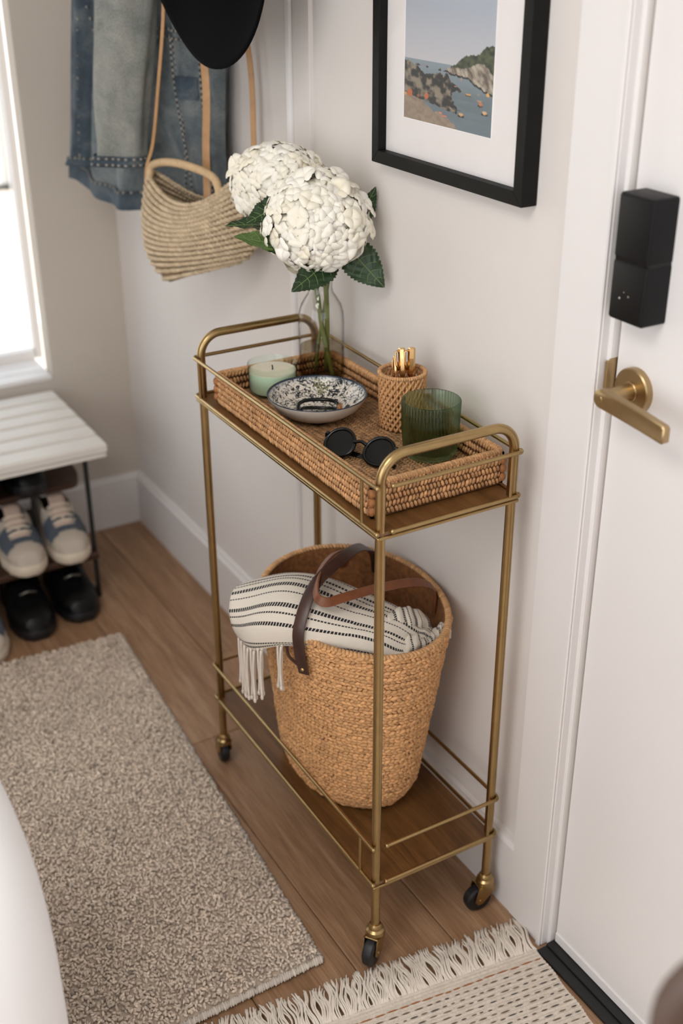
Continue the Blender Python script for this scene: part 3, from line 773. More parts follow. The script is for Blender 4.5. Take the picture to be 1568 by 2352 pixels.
# ------------------------------------------------------------------ printed bowl
bx, by, bz = -.157, .347, ZTF
bowl = thing('bowl', 'shallow white bowl with blue-black printed inside and navy rim on the tray', 'bowl', (bx, by, bz), world=False)
op = [(.0001, .0004), (.034, .0004), (.036, .003), (.052, .0085), (.066, .0185), (.0745, .0300), (.0780, .0372)]
ip = [(.0755, .0368), (.0718, .0300), (.0630, .0200), (.050, .0115), (.034, .0070), (.0001, .0062)]
MB().lathe(op, (0, 0, 0), 64).build('bowl_outside', CERAM, bowl, True)
MB().lathe(ip, (0, 0, 0), 64).build('bowl_inside', BOWLP, bowl, True)
MB().lathe([(.0780, .0372), (.0776, .0382), (.0765, .0384), (.0754, .0376), (.0750, .0358)], (0, 0, 0), 64).build('rim', NAVY, bowl, True)
# olive sprig painted on the far inside wall
sprig = plain('olive_glaze', srgb(120, 122, 44), .35, var=.3, vscale=300)
Cc = []; Dd = []; Nn = []
for k in range(70):
    a = math.radians(55)+RNG.normal(0, .13); t = RNG.uniform(.15, 1); r = .050+.024*t; zb = float(np.interp(r, [.034, .050, .0630, .0718, .0755], [.0070, .0115, .0200, .0300, .0368]))
    if abs(a-math.radians(55)) > .10+.16*t: continue
    Cc.append((r*math.cos(a), r*math.sin(a), zb+.0002)); Dd.append((RNG.normal(), RNG.normal(), RNG.normal()*.4)); Nn.append((-math.cos(a), -math.sin(a), 1.1))
o = lumps('painted_sprig', Cc, Dd, Nn, (.0021, .0010, .0003), sprig, bowl)
# black band lying in the bowl
bd = thing('bracelet', 'black oval bangle lying in the printed bowl', 'bracelet', (bx-.006, by-.010, bz+.010))
def oval(c, a, b, z, tilt, rot, r, prof=1.0, seg=40):
    pts = []
    for k in range(seg):
        t = 2*PI*k/seg; x = a*math.cos(t); y = b*math.sin(t); zz = tilt*y+.0035*math.cos(2*t)
        pts.append((c[0]+x*math.cos(rot)-y*math.sin(rot), c[1]+x*math.sin(rot)+y*math.cos(rot), z+zz))
    return MB().tube(pts, r, 10, closed=True)
oval((bx-.008, by-.018), .031, .024, bz+.0185, .42, -.50, .0030).build('band', BLACKG, bd, True)
oval((bx-.006, by-.020), .029, .020, bz+.0125, .18, -.62, .0026).build('second_band', BLACKG, bd, True)
MB().tube([(bx+.017, by-.041, bz+.0215), (bx+.023, by-.029, bz+.0225)], .0042, 10).build('clasp', plain('amber_clasp', srgb(150, 96, 50), .25), bd, True)

# ------------------------------------------------------------------ rattan cup with gold pens
kx, ky, kz = -.0655, .247, ZTF
cup = thing('pencil_cup', 'round openwork rattan pencil cup standing on the tray beside the wall', 'cup', (kx, ky, kz))
KR, KH, NW = .0345, .088, 24
Cc = []
rows = 12
for k in range(rows):
    f = k/(rows-1); z0 = kz+.005+f*(KH-.012); R = KR*(.90+.10*f**.7); amp = .0030+.0012*f; m_pts = []
    for j in range(NW*8):
        a = 2*PI*j/(NW*8); m_pts.append((kx+R*math.cos(a)+.0009*math.cos(a)*math.cos(NW*a+k*PI), ky+R*math.sin(a)+.0009*math.sin(a)*math.cos(NW*a+k*PI), z0+amp*math.sin(NW*a+k*PI)))
    Cc.append(m_pts)
m = MB()
for p in Cc: m.tube(p, .0021, 6, closed=True)
for k in range(NW):      # upright stakes that slant a little
    a = 2*PI*(k+.25)/NW; m.tube([(kx+(KR*.89-.001)*math.cos(a), ky+(KR*.89-.001)*math.sin(a), kz+.003), (kx+(KR-.001)*math.cos(a+.16), ky+(KR-.001)*math.sin(a+.16), kz+KH-.003)], .0011, 6)
V = npv(m.v); T = np.array([t for f in m.f for t in ((f[0], f[1], f[2]), (f[0], f[2], f[3]))] if all(len(f) == 4 for f in m.f) else [t for f in m.f for t in [(f[0], f[i], f[i+1]) for i in range(1, len(f)-1)]])
o = fast_mesh('woven_wall', V, T, RATTAN, cup, np.ones((len(V), 3))*npv((.98, .94, .88))); o['kind'] = 'stuff'
n = 64; aa = np.arange(n)*2*PI/n
lumps('wrapped_rim', np.column_stack([kx+KR*np.cos(aa), ky+KR*np.sin(aa), np.full(n, kz+KH-.001)]), np.column_stack([np.cos(aa)-.5*np.sin(aa), np.sin(aa)+.5*np.cos(aa), np.zeros(n)]), np.tile((0, 0, 1.), (n, 1)), (.0042, .0022, .0036), RATTAN, cup, RNG.uniform(.8, 1.1, (n, 1)))
MB().lathe([(.0001, 0.0004), (.031, .0004), (.0325, .003), (.0305, .005), (.0001, .005)], (kx, ky, kz), 36).build('base', RATTAND, cup, 'auto')
def pen(dx, dy, tx, ty, top, r, label):
    p = thing('gold_pen', label, 'pen', (kx+dx, ky+dy, kz+.006), group='gold pens in the rattan cup')
    b0 = npv((kx+dx, ky+dy, kz+.007)); b1 = npv((kx+tx, ky+ty, top)); ax = unit(b1-b0); L = np.linalg.norm(b1-b0)
    m = MB().tube([b0, b0+ax*(L*.62), b0+ax*(L*.66), b0+ax*(L-.016), b0+ax*(L-.002), b1], [r*.55, r*.60, r*.95, r*1.05, r*1.0, r*.8], 6); m.build('barrel', GOLD, p)
    sd = unit(np.cross(ax, (.5, .87, 0))); MB().tube([b0+ax*(L-.004)+sd*r*1.0, b0+ax*(L-.007)+sd*r*1.75, b0+ax*(L-.026)+sd*r*1.6, b0+ax*(L-.034)+sd*r*1.1], r*.28, 6).build('clip', GOLD, p, True)
pen(.004, -.016, .013, -.004, kz+.124, .0056, 'tallest gold faceted pen in the rattan cup, farthest from the thin stick')
pen(-.002, -.012, .004, .010, kz+.121, .0054, 'gold faceted pen in the rattan cup, between the other pen and the thin stick')
pen(-.010, -.004, -.001, .020, kz+.106, .0026, 'thin gold stick in the rattan cup')

# ------------------------------------------------------------------ ribbed green tumbler
tx, ty, tz = -.0875, .137, ZTF
tum = thing('tumbler', 'ribbed green glass tumbler half filled with water on the rattan tray', 'glass', (tx, ty, tz))
NR = 52
op = [(.0001, .0005), (.033, .0005), (.0368, .0030), (.0385, .0090), (.0412, .040), (.0422, .0840), (.0418, .0852)]
ip = [(.0405, .0848), (.0398, .0835), (.0388, .040), (.0366, .0125), (.0345, .0095), (.0001, .0088)]
rb = lambda a, i: .020*math.cos(NR*a) if 2 <= i <= 5 else 0
MB().lathe(op+ip, (tx, ty, tz), NR*6, ribs=rb).build('tumbler_body', GREENG, tum, True)
MB().lathe([(.0001, .0091), (.0343, .0099), (.0362, .0128), (.0385, .0400), (.0388, .0520), (.0001, .0516)], (tx, ty, tz), 64).build('water', WATER, tum, 'auto')

# ------------------------------------------------------------------ sunglasses
sg = thing('sunglasses', 'folded black round-lens sunglasses lying on the rattan tray', 'sunglasses', (-.190, .175, ZTF))
# lens rings lean back on the folded arms; e1 runs across the frame, e2 up the lens
e1 = unit(npv((.050, -.090, 0))); e2 = unit(npv((.55, .32, .62))); e2 = unit(e2-e1*np.dot(e1, e2)); nn = np.cross(e1, e2)
c0 = npv((-.186, .172, ZTF+.0195))
fr = None
for s_ in (-1, 1):
    cc = c0+e1*s_*.0325-nn*.002
    ring = [cc+e1*.0235*math.cos(t)+e2*(.0215*math.sin(t)-.0010*math.cos(2*t)) for t in np.linspace(0, 2*PI, 40, endpoint=False)]
    o = MB().tube(ring, .0026, 10, closed=True).build('rim', BLACKG, sg, True)
    R_, F_ = [], []
    G = [[cc+(e1*.0225*math.cos(t)+e2*.0205*math.sin(t))*q+nn*.0016*(1-q*q) for t in np.linspace(0, 2*PI, 40)] for q in (.001, .35, .7, 1.0)]
    G2 = [[p-nn*.0014 for p in row] for row in G]
    MB().grid(G).grid(G2).build('lens', plain('dark_lens', srgb(9, 12, 11), .06, Specular_IOR_Level=.35), o, True)
    # folded arm behind the frame
    hin = c0+e1*s_*.0585+e2*.010
    arm = bez([hin, hin-nn*.006-e1*s_*.004-e2*.006, c0-nn*.012+e1*s_*.018-e2*.006+npv((0, 0, -.001)), c0-nn*.013-e1*s_*.045-e2*.010, c0-nn*.013-e1*s_*.060-e2*.017], 24)
    arm[:, 2] = np.maximum(arm[:, 2], ZTF+.0035)
    ribbon(MB(), arm, e2, .0030, .0060).build('arm', BLACKG, sg, 'auto')
    MB().tube([c0+e1*s_*.0545+e2*.010, hin], .0030, 8).build('hinge', BLACKG, sg, True)
MB().tube(bez([c0-e1*.0105+e2*.005, c0+e2*.0085+nn*.001, c0+e1*.0105+e2*.005], 10), .0026, 8).build('bridge', BLACKG, sg, True)

# ================================================================== JUTE BASKET WITH THROW
BZ0 = Z1; BZ1 = .500
bkt = thing('basket', 'large braided jute basket with brown leather handles on the lower cart shelf', 'basket', (-.150, .258, BZ0))
def bk(h, th):
    """outer surface point of the basket wall, h 0..1 from base to rim"""
    f = min(1, h/.16); rnd = math.sqrt(max(0, 1-(1-f)**2))
    a = .082+.016*rnd+.042*h**1.1; b = .118+.030*rnd+.038*h**.9
    cx_ = -.152+.005*h; cy_ = .266-.012*h
    dz = .004*math.sin(2*th+.6)*h
    return npv((cx_+a*math.cos(th), cy_+b*math.sin(th), BZ0+.002+h*(BZ1-BZ0)+dz))
nh, nt = 24, 72
G = [[bk(h, t)*1.0 for t in np.linspace(0, 2*PI, nt+1)] for h in np.linspace(0.0, 1, nh)]
def inset(p, d, h):
    c = npv((-.152+.005*h, .266-.012*h, p[2])); v = p-c; return p-unit(v)*d
Gc = [[inset(p, .004, h) for p in row] for row, h in zip(G, np.linspace(0, 1, nh))]
m = MB().grid(Gc); cpt = len(m.v); m.add([tuple(np.mean(Gc[0], 0))], []); m.f += [(i, i+1, cpt) for i in range(nt)]
m.build('basket_core', RATTAND, bkt, True)
Gi = [[inset(p, .0075, h)+npv((0, 0, .004 if h < .02 else 0)) for p in row] for row, h in zip(G, np.linspace(0.0, 1, nh))]
m = MB().grid(Gi); cpt = len(m.v); m.add([tuple(np.mean(Gi[0], 0))], []); m.f += [(i, i+1, cpt) for i in range(nt)]
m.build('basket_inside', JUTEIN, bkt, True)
# braid rows: slanting strands in a herringbone, two per row
C = []; D = []; Nn = []; S = []; TT = []
nrow = 27
for k in range(nrow):
    for half in (0, 1):
        h = (k+.28+.46*half)/nrow
        ring = npv([bk(h, t) for t in np.linspace(0, 2*PI, 241)]); seg = np.linalg.norm(np.diff(ring, axis=0), axis=1); L = seg.sum(); s = np.concatenate([[0], np.cumsum(seg)])
        n = int(L/.0084); t = (np.arange(n)+(.5*half)+RNG.uniform(0, 1))*L/n % L
        P_ = np.stack([np.interp(t, s, ring[:, i]) for i in range(3)], 1); P2 = np.stack([np.interp((t+.002) % L, s, ring[:, i]) for i in range(3)], 1)
        tg = unit(P2-P_); cen = npv((-.152+.005*h, .266-.012*h, 0)); nr = unit(np.column_stack([P_[:, :2]-cen[:2], np.full(n, -.12)]))
        upv = unit(np.cross(nr, tg)); upv *= np.sign(upv[:, 2:3])
        sg_ = 1 if half else -1
        ang = sg_*.52+RNG.normal(0, .14, n)
        C.append(P_+nr*RNG.normal(0, .0006, (n, 1))); D.append(tg*np.cos(ang)[:, None]+upv*np.sin(ang)[:, None]); Nn.append(nr); S.append(npv((.0082, .0032, .0037))*RNG.uniform(.85, 1.15, (n, 1)))
        TT.append(RNG.uniform(.78, 1.14, (n, 1))*npv((1, .985, .96)))
cat = np.concatenate
lumps('braided_wall', cat(C), cat(D), cat(Nn), cat(S), JUTE, bkt, cat(TT), 6, 4)
# bound rim
ring = npv([bk(1.0, t) for t in np.linspace(0, 2*PI, 241)]); seg = np.linalg.norm(np.diff(ring, axis=0), axis=1); L = seg.sum(); s = np.concatenate([[0], np.cumsum(seg)])
n = int(L/.0062); t = np.arange(n)*L/n; P_ = np.stack([np.interp(t, s, ring[:, i]) for i in range(3)], 1); tg = unit(np.roll(P_, -1, 0)-np.roll(P_, 1, 0)); nr = np.column_stack([tg[:, 1], -tg[:, 0], np.zeros(n)])
lumps('bound_rim', P_-nr*.003, nr+tg*.5, np.tile((0, 0, 1.), (n, 1)), (.0068, .0036, .0040), JUTE, bkt, RNG.uniform(.72, 1.05, (n, 1)))
def strap(name, pts, nrms, wdt, mat, parent):
    P_ = bez(pts, 48); N_ = np.array([np.interp(np.linspace(0, 1, len(P_)), np.linspace(0, 1, len(nrms)), [q[i] for q in nrms]) for i in range(3)]).T
    return ribbon(MB(), P_, N_, wdt, .0034).build(name, mat, parent, 'auto')
h1 = strap('handle', [(-.281, .176, .448), (-.287, .178, .486), (-.283, .184, .530), (-.240, .212, .575), (-.160, .248, .590), (-.100, .300, .560), (-.052, .342, .512), (-.040, .352, .470)],
           [(-.9, -.4, .15), (-.9, -.45, .25), (-.8, -.5, .5), (-.4, -.3, .8), (-.3, -.4, .8), (.1, -.4, .8), (.3, .3, .6), (.5, .6, .2)], .0195, LEATHD, bkt)
h2 = strap('handle', [(-.028, .196, .468), (-.030, .196, .512), (-.070, .190, .540), (-.140, .186, .553), (-.205, .176, .562), (-.243, .172, .566), (-.250, .190, .572), (-.222, .232, .580), (-.170, .280, .575), (-.110, .330, .545), (-.085, .385, .505), (-.082, .400, .470)],
           [(.8, -.3, .2), (.5, -.3, .6), (-.2, -.5, .8), (-.3, -.6, .7), (-.3, -.6, .7), (-.8, -.4, .5), (-.9, .1, .4), (-.6, .4, .6), (-.4, .2, .8), (-.1, .3, .8), (.2, .6, .6), (.2, .9, .2)], .0150, LEATHM, bkt)
for par, (px_, py_, pz_), (dx_, dy_) in ((h1, (-.2835, .1755, .457), (-.9, -.42)), (h1, (-.036, .358, .478), (.5, .8)), (h2, (-.020, .190, .476), (.9, -.3)), (h2, (-.080, .4075, .476), (.2, .95))):
    q = Vector((dx_, dy_, .1)).to_track_quat('Z', 'Y').to_matrix().to_4x4()
    MB().lathe([(.0001, .0030), (.0018, .0030), (.0030, .0018), (.0033, 0), (.0033, -.002)], (px_, py_, pz_), 16, M=q).build('rivet', GOLD, par, True)
# knotted leather loop beside the front handle
strap('handle_tie', [(-.280, .205, .500), (-.294, .203, .490), (-.296, .196, .474), (-.286, .186, .460)], [(-.7, -.5, .3)]*4, .004, LEATHD, h1)

thr = thing('throw_blanket', 'cream cotton throw with black stripes and tassels spilling from the jute basket', 'blanket', (-.18, .22, .45))
CG = npv([
 [(-.255, .395, .455), (-.205, .368, .462), (-.150, .325, .462), (-.100, .270, .455), (-.066, .215, .445), (-.050, .165, .440)],
 [(-.276, .372, .502), (-.218, .342, .522), (-.165, .300, .515), (-.112, .240, .500), (-.078, .186, .482), (-.058, .150, .468)],
 [(-.300, .345, .526), (-.238, .310, .548), (-.186, .264, .542), (-.132, .206, .520), (-.092, .158, .496), (-.066, .132, .478)],
 [(-.328, .320, .532), (-.272, .276, .560), (-.220, .226, .553), (-.160, .172, .528), (-.110, .132, .500), (-.078, .116, .480)],
 [(-.345, .300, .518), (-.308, .246, .548), (-.254, .196, .547), (-.190, .146, .525), (-.134, .112, .500), (-.095, .104, .476)],
 [(-.348, .290, .496), (-.332, .234, .522), (-.280, .184, .528), (-.206, .132, .512), (-.150, .102, .490), (-.110, .096, .470)],
 [(-.340, .290, .474), (-.340, .234, .494), (-.290, .186, .505), (-.212, .124, .497), (-.156, .098, .476), (-.116, .096, .456)],
 [(-.330, .296, .458), (-.336, .240, .472), (-.296, .196, .492), (-.210, .132, .480), (-.154, .108, .460), (-.116, .104, .446)]])
def spline_grid(CG, nu, nv):
    a = np.stack([bez(CG[:, j], nu) for j in range(CG.shape[1])], 1)
    return np.stack([bez(a[i], nv) for i in range(a.shape[0])], 0)
BG = spline_grid(CG, 63, 55)
a_, b_ = BG.shape[:2]
U = np.linspace(0, 1, a_)[:, None]; Vv = np.linspace(0, 1, b_)[None, :]
wr = .0035*np.sin(Vv*17+U*5)*np.sin(U*PI)+.0025*np.sin(U*31+Vv*9)*(Vv > .55)*Vv+.0045*np.sin(Vv*46+U*11)*np.clip((Vv-.62)*3, 0, 1)
BG[..., 2] += wr; BG[..., 0] -= wr*.5
m = MB().grid(BG); bo = m.build('cloth', THROW, thr, True)
set_uv(bo, lambda vi: ((vi % b_)/(b_-1), (vi//b_)/(a_-1)))
sm = bo.modifiers.new('thickness', 'SOLIDIFY'); sm.thickness = .005; sm.offset = -1
# scrunched roll of the same cloth at the right end
RG = []
for i, s_ in enumerate(np.linspace(0, 1, 40)):
    c = npv((-.145+.098*s_, .112-.006*s_+.02*s_*s_, .478+.006*math.sin(s_*9))); row = []
    for t in np.linspace(0, 2*PI, 21):
        r = .017*(1-.25*s_)*(1+.16*math.sin(5*t+7*s_)+.10*math.sin(s_*38+2*t)); row.append(c+npv((r*.35*math.cos(t), r*math.cos(t), r*math.sin(t))))
    RG.append(row)
ro = MB().grid(RG).build('rolled_end', THROW, thr, True)
set_uv(ro, lambda vi: ((vi % 21)/20*.4, (vi//21)/39*.8))
RG = []
for i, s_ in enumerate(np.linspace(0, 1, 40)):
    c = npv((-.165+.10*s_, .150+.010*s_, .486-.012*s_+.02*math.sin(s_*PI))); row = []
    for t in np.linspace(0, 2*PI, 21):
        r = .026*(1-.35*s_)*(1+.12*math.sin(4*t+5*s_)+.07*math.sin(s_*30+t)); row.append(c+npv((r*.3*math.cos(t), r*math.cos(t), r*math.sin(t))))
    RG.append(row)
ro = MB().grid(RG).build('folded_end', THROW, thr, True)
set_uv(ro, lambda vi: ((vi % 21)/20*.5, .1+(vi//21)/39*.5))
# tassels along the hanging hem
hem = BG[-1]
for k, (f, ln, lean) in enumerate(((.00, .074, -.010), (.06, .090, .006), (.13, .088, -.004), (.20, .086, .006), (.27, .082, .0), (.37, .076, .004), (.30, .06, .0))):
    p0 = hem[int(f*(b_-1))]; m = MB()
    if k == 6: continue
    for j in range(4):
        o1 = npv(((j % 2)*.004-.002, (j-1.5)*.0055, .004)); o2 = npv(((j % 2)*.003-.0015, (j-1.5)*.0022, 0)); o3 = npv(((j % 2)*.005-.0025, (j-1.5)*.0050, RNG.uniform(-.004, .004)))
        dn = npv((-.006, lean, -1)); m.tube(bez([p0+o1, p0+o2*1.6+dn*ln*.3, p0+o2+dn*ln*.62, p0+o3+dn*ln], 14), [.0019]*12+[.0026, .0022, .0012] if False else .0021, 7)
        BV, BT = ball(6, 4); m.add(p0+o3+dn*ln+BV*npv((.0030, .0030, .0055)), [tuple(t) for t in BT])
    m.build('tassel', COTTON, thr, True)

# ================================================================== FRAMED PRINT
FY0, FY1, FZ0, FZ1 = .0405, .4045, 1.1545, 1.62
pic = thing('framed_print', 'black framed photograph of a rocky cove with swimmers and boats, on the wall', 'picture', (0, (FY0+FY1)/2, FZ0))
fwd_ = .0185; fd = .026
def bar(p):   # mitred bar from 4 outline points (y,z) on the wall plane
    V = [(-.001, y, z) for y, z in p]+[(-fd, y, z) for y, z in p]
    # raise the inner edge a little lower than the outer one
    return MB().add(V, [(0, 1, 2, 3), (7, 6, 5, 4), (0, 4, 5, 1), (1, 5, 6, 2), (2, 6, 7, 3), (3, 7, 4, 0)])
o0, o1, o2, o3 = (FY0, FZ0), (FY1, FZ0), (FY1, FZ1), (FY0, FZ1)
i0, i1, i2, i3 = (FY0+fwd_, FZ0+fwd_), (FY1-fwd_, FZ0+fwd_), (FY1-fwd_, FZ1-fwd_), (FY0+fwd_, FZ1-fwd_)
for p in ((o0, o1, i1, i0), (o1, o2, i2, i1), (o2, o3, i3, i2), (o3, o0, i0, i3)):
    b_o = bar(p).build('frame_bar', BFRAME, pic)
    bv = b_o.modifiers.new('bevel', 'BEVEL'); bv.width = .0009; bv.segments = 2
MB().box(-.012, -.004, FY0+fwd_-.003, FY1-fwd_+.003, FZ0+fwd_-.003, FZ1-fwd_+.003).build('mat_board', MATB, pic)
PY0, PY1, PZ0, PZ1 = .129, .3385, 1.2265, 1.535
# the print: a cove painted procedurally into vertex colours (flat print)
def vnoise(x, y, seed=0):
    xi, yi = np.floor(x).astype(int), np.floor(y).astype(int); xf, yf_ = x-xi, y-yi
    h = lambda a, b: ((np.sin(a*127.1+b*311.7+seed*74.7)*43758.5453) % 1)
    u = xf*xf*(3-2*xf); v = yf_*yf_*(3-2*yf_)
    return (h(xi, yi)*(1-u)+h(xi+1, yi)*u)*(1-v)+(h(xi, yi+1)*(1-u)+h(xi+1, yi+1)*u)*v
def fbm(x, y, o=5, seed=0):
    s = 0; a = .5
    for k in range(o): s = s+a*vnoise(x*2**k, y*2**k, seed+k); a *= .5
    return s
nx, ny = 190, 280
gx, gy = np.meshgrid(np.linspace(0, 1, nx), np.linspace(0, 1, ny))      # gx 0 = far (left) edge, gy 0 = bottom
gyp = gy*2.63                                                           # height in units of print width
lin = lambda c: npv(srgb(*c)[:3])
img = np.zeros((ny, nx, 3))
hor = .69
sky = lin((168, 175, 186))+(lin((192, 191, 195))-lin((168, 175, 186)))*np.clip(1-(gyp-hor)/.6, 0, 1)[..., None]
img[:] = sky
sea = lin((106, 119, 126))*(1+.35*(fbm(gx*9+gyp*3, gyp*34, 4, 3)-.5))[..., None]; sea = sea+(lin((150, 164, 172))-sea)*np.clip((gyp-.35)/.4, 0, 1)[..., None]*.7
img = np.where((gyp < hor)[..., None], sea, img)
ridge = .62+np.clip(gx-.42, 0, 1)*.62+.13*(fbm(gx*17, gx*0+1, 5, 9)-.5)                      # headland on the right
headbot = .03*(fbm(gx*30, gx*0+4, 4, 19)-.5)+.615-.10*np.clip((gx-.42)/.58, 0, 1)-.07*(gx > .76)*np.clip((gx-.74)*6, 0, 1)+.02*(fbm(gx*18, gx*0, 4, 5)-.5)
inhead = (gx > .38+.03*fbm(gyp*20, gx*0, 3, 2)) & (gyp < ridge) & (gyp > headbot)
rk = fbm(gx*26+gyp*12, gyp*14, 5, 1); rockc = lin((96, 86, 74))+(lin((182, 170, 154))-lin((96, 86, 74)))*np.clip((rk-.36)*3.2, 0, 1)[..., None]
img = np.where(inhead[..., None], rockc, img)
veg = inhead & (gyp > .66+.28*np.clip(gx-.55, 0, 1)-.2*(gx > .9)*(gx-.9)*6+.06*(fbm(gx*12, gyp*12, 4, 6)-.5)) & (gx > .5)
vegc = lin((34, 42, 28))+(lin((92, 98, 66))-lin((34, 42, 28)))*np.clip((fbm(gx*26, gyp*26, 4, 4)-.25)*1.8, 0, 1)[..., None]
img = np.where(veg[..., None], vegc, img)
img = np.where((inhead & (gyp < headbot+.022))[..., None], lin((46, 44, 42)), img)
top = .70-.34*gx**.9-.12*np.clip(gx-.45, 0, 1)+.20*(fbm(gx*13, gx*0+3, 5, 11)-.5)+.06*np.exp(-((gx-.5)/.06)**2)   # dark rocks on the left
bot = .29-.16*gx+.08*(fbm(gx*15, gx*0+6, 4, 12)-.5)
inrock = (gx < .50+.20*fbm(gyp*11, gx*0+2, 4, 17)) & (gyp < top) & (gyp > bot) & ~((gx > .60) & (gyp > .5))
rk2 = fbm(gx*17, gyp*15, 5, 21); rc2 = lin((36, 34, 31))+(lin((140, 128, 112))-lin((36, 34, 31)))*np.clip((rk2-.44)*4.2, 0, 1)[..., None]
img = np.where(inrock[..., None], rc2, img)
spit = (gyp < .275-.16*(gx-.3)) & (gyp > .215-.02*(gx-.5)) & (gx > .5) & (gx < .82); img = np.where(spit[..., None], rockc*.8, img)
beach = (gyp < bot+.02) & (gyp < .30-.52*np.clip(gx-.12, 0, 1)+.14*(fbm(gx*14, gyp*14, 4, 8)-.5)); sand = lin((146, 128, 110))*(1+.7*(fbm(gx*30, gyp*30, 4, 14)-.5))[..., None]
img = np.where(beach[..., None], sand, img)
def blob(x, y, rx, ry, c):
    global img
    img = np.where((((gx-x)/rx)**2+((gyp-y)/ry)**2 < 1)[..., None], lin(c), img)
for (x, y, rx, ry, c) in ((.67, .16, .036, .018, (40, 36, 34)), (.67, .178, .026, .018, (206, 164, 116)), (.92, .235, .036, .018, (44, 42, 40)), (.92, .252, .024, .018, (212, 172, 128)), (.87, .315, .026, .014, (58, 44, 36)), (.875, .335, .02, .02, (190, 120, 80)), (.86, .365, .026, .012, (176, 140, 110)),
                          (.74, .40, .03, .012, (52, 44, 38)), (.74, .412, .03, .012, (204, 152, 92)), (.645, .43, .018, .016, (58, 46, 40)), (.945, .445, .016, .02, (224, 172, 92)), (.27, .30, .022, .035, (196, 104, 56)), (.07, .30, .03, .045, (186, 96, 52)), (.015, .28, .015, .02, (214, 150, 90)), (.17, .285, .016, .016, (150, 80, 56)),
                          (.44, .145, .018, .010, (206, 130, 110)), (.48, .118, .034, .010, (198, 118, 96)), (.30, .55, .012, .009, (40, 38, 36)), (.16, .635, .03, .007, (54, 50, 48)), (.22, .632, .016, .007, (176, 120, 112)), (.27, .627, .02, .007, (54, 50, 48)), (.46, .55, .008, .010, (150, 124, 110)), (.655, .555, .010, .014, (170, 140, 122)), (.63, .60, .018, .006, (220, 170, 140)), (.49, .485, .03, .008, (56, 52, 48)), (.60, .47, .014, .005, (190, 140, 110)), (.85, .43, .02, .006, (160, 140, 110))):
    blob(x, y, rx, ry, c)
V = np.column_stack([np.full(nx*ny, -.01215), (PY1-gx*(PY1-PY0)).ravel(), (PZ0+gy*(PZ1-PZ0)).ravel()])
I = (np.arange(ny-1)[:, None]*nx+np.arange(nx-1)[None, :]).ravel(); Tr = np.concatenate([np.stack([I, I+nx, I+1], 1), np.stack([I+1, I+nx, I+nx+1], 1)])
pm_ = Mat('printed_photograph'); pm_.set(Roughness=.6); _a = pm_.n('ShaderNodeAttribute', attribute_name='tint'); pm_.col(_a.outputs['Color'])
fast_mesh('photo_print', V, Tr, pm_.m, pic, img.reshape(-1, 3), False)
bev = MB()
for (a, b, c, d) in ((PY0-.0012, PY0, PZ0-.0012, PZ1), (PY1, PY1+.0012, PZ0-.0012, PZ1), (PY0, PY1, PZ0-.0012, PZ0)): bev.box(-.0128, -.0119, a, b, c, d)
bev.build('mat_bevel', plain('mat_core', srgb(246, 244, 242), .8), pic)
MB().box(-.0175, -.0160, FY0+fwd_-.002, FY1-fwd_+.002, FZ0+fwd_-.002, FZ1-fwd_+.002).build('glazing', thin_glass('picture_glass', ior=1.15), pic)

# ================================================================== RUGS
FR, NRc, FL, NL = npv((-.272, 1.088)), npv((-.338, .034)), npv((-1.30, 1.160)), npv((-1.30, .010))
rug = thing('area_rug', 'beige looped pile rug lying along the floorboards beside the cart', 'rug', (-.75, .55, 0))
def rq(u, v): return (FR*(1-u)+FL*u)*(1-v)+(NRc*(1-u)+NL*u)*v
c4 = [rq(.004, .003), rq(1, .003), rq(1, .997), rq(.004, .997)]
MB().add([(*p, .001) for p in c4]+[(*p, .008) for p in c4], [(0, 1, 2, 3), (4, 7, 6, 5), (0, 4, 5, 1), (1, 5, 6, 2), (2, 6, 7, 3), (3, 7, 4, 0)]).build('rug_backing', PILEB, rug)
st = .0056; nu = int(1.0/st); nv = int(1.07/st)
uu, vv = np.meshgrid((np.arange(nu)+.5)/nu, (np.arange(nv)+.5)/nv); uu = (uu+RNG.normal(0, .35/nu, uu.shape)).ravel(); vv = (vv+RNG.normal(0, .35/nv, vv.shape)).ravel()
ok = (uu > 0) & (uu < .56) & (vv > 0) & (vv < .995); uu, vv = uu[ok], vv[ok]
xy = (FR*(1-uu[:, None])+FL*uu[:, None])*(1-vv[:, None])+(NRc*(1-uu[:, None])+NL*uu[:, None])*vv[:, None]
n = len(xy); C = np.column_stack([xy, .0105+RNG.normal(0, .0016, n)]); an = RNG.uniform(0, PI, n); el = RNG.normal(.25, .35, n)
D = np.column_stack([np.cos(an)*np.cos(el), np.sin(an)*np.cos(el), np.sin(el)])
patch = .86+.22*fbm(xy[:, 0]*9, xy[:, 1]*9, 3, 31)[:, None]
tn = np.clip(RNG.normal(1.0, .13, (n, 1)), .55, 1.3)*patch*npv((1, .985, .965)); tn[RNG.random(n) < .022] *= .45
lumps('loop_pile', C, D, np.tile((0, 0, 1.), (n, 1)), npv((.0050, .0024, .0027))*RNG.uniform(.8, 1.2, (n, 1)), PILE, rug, tn, 5, 3)
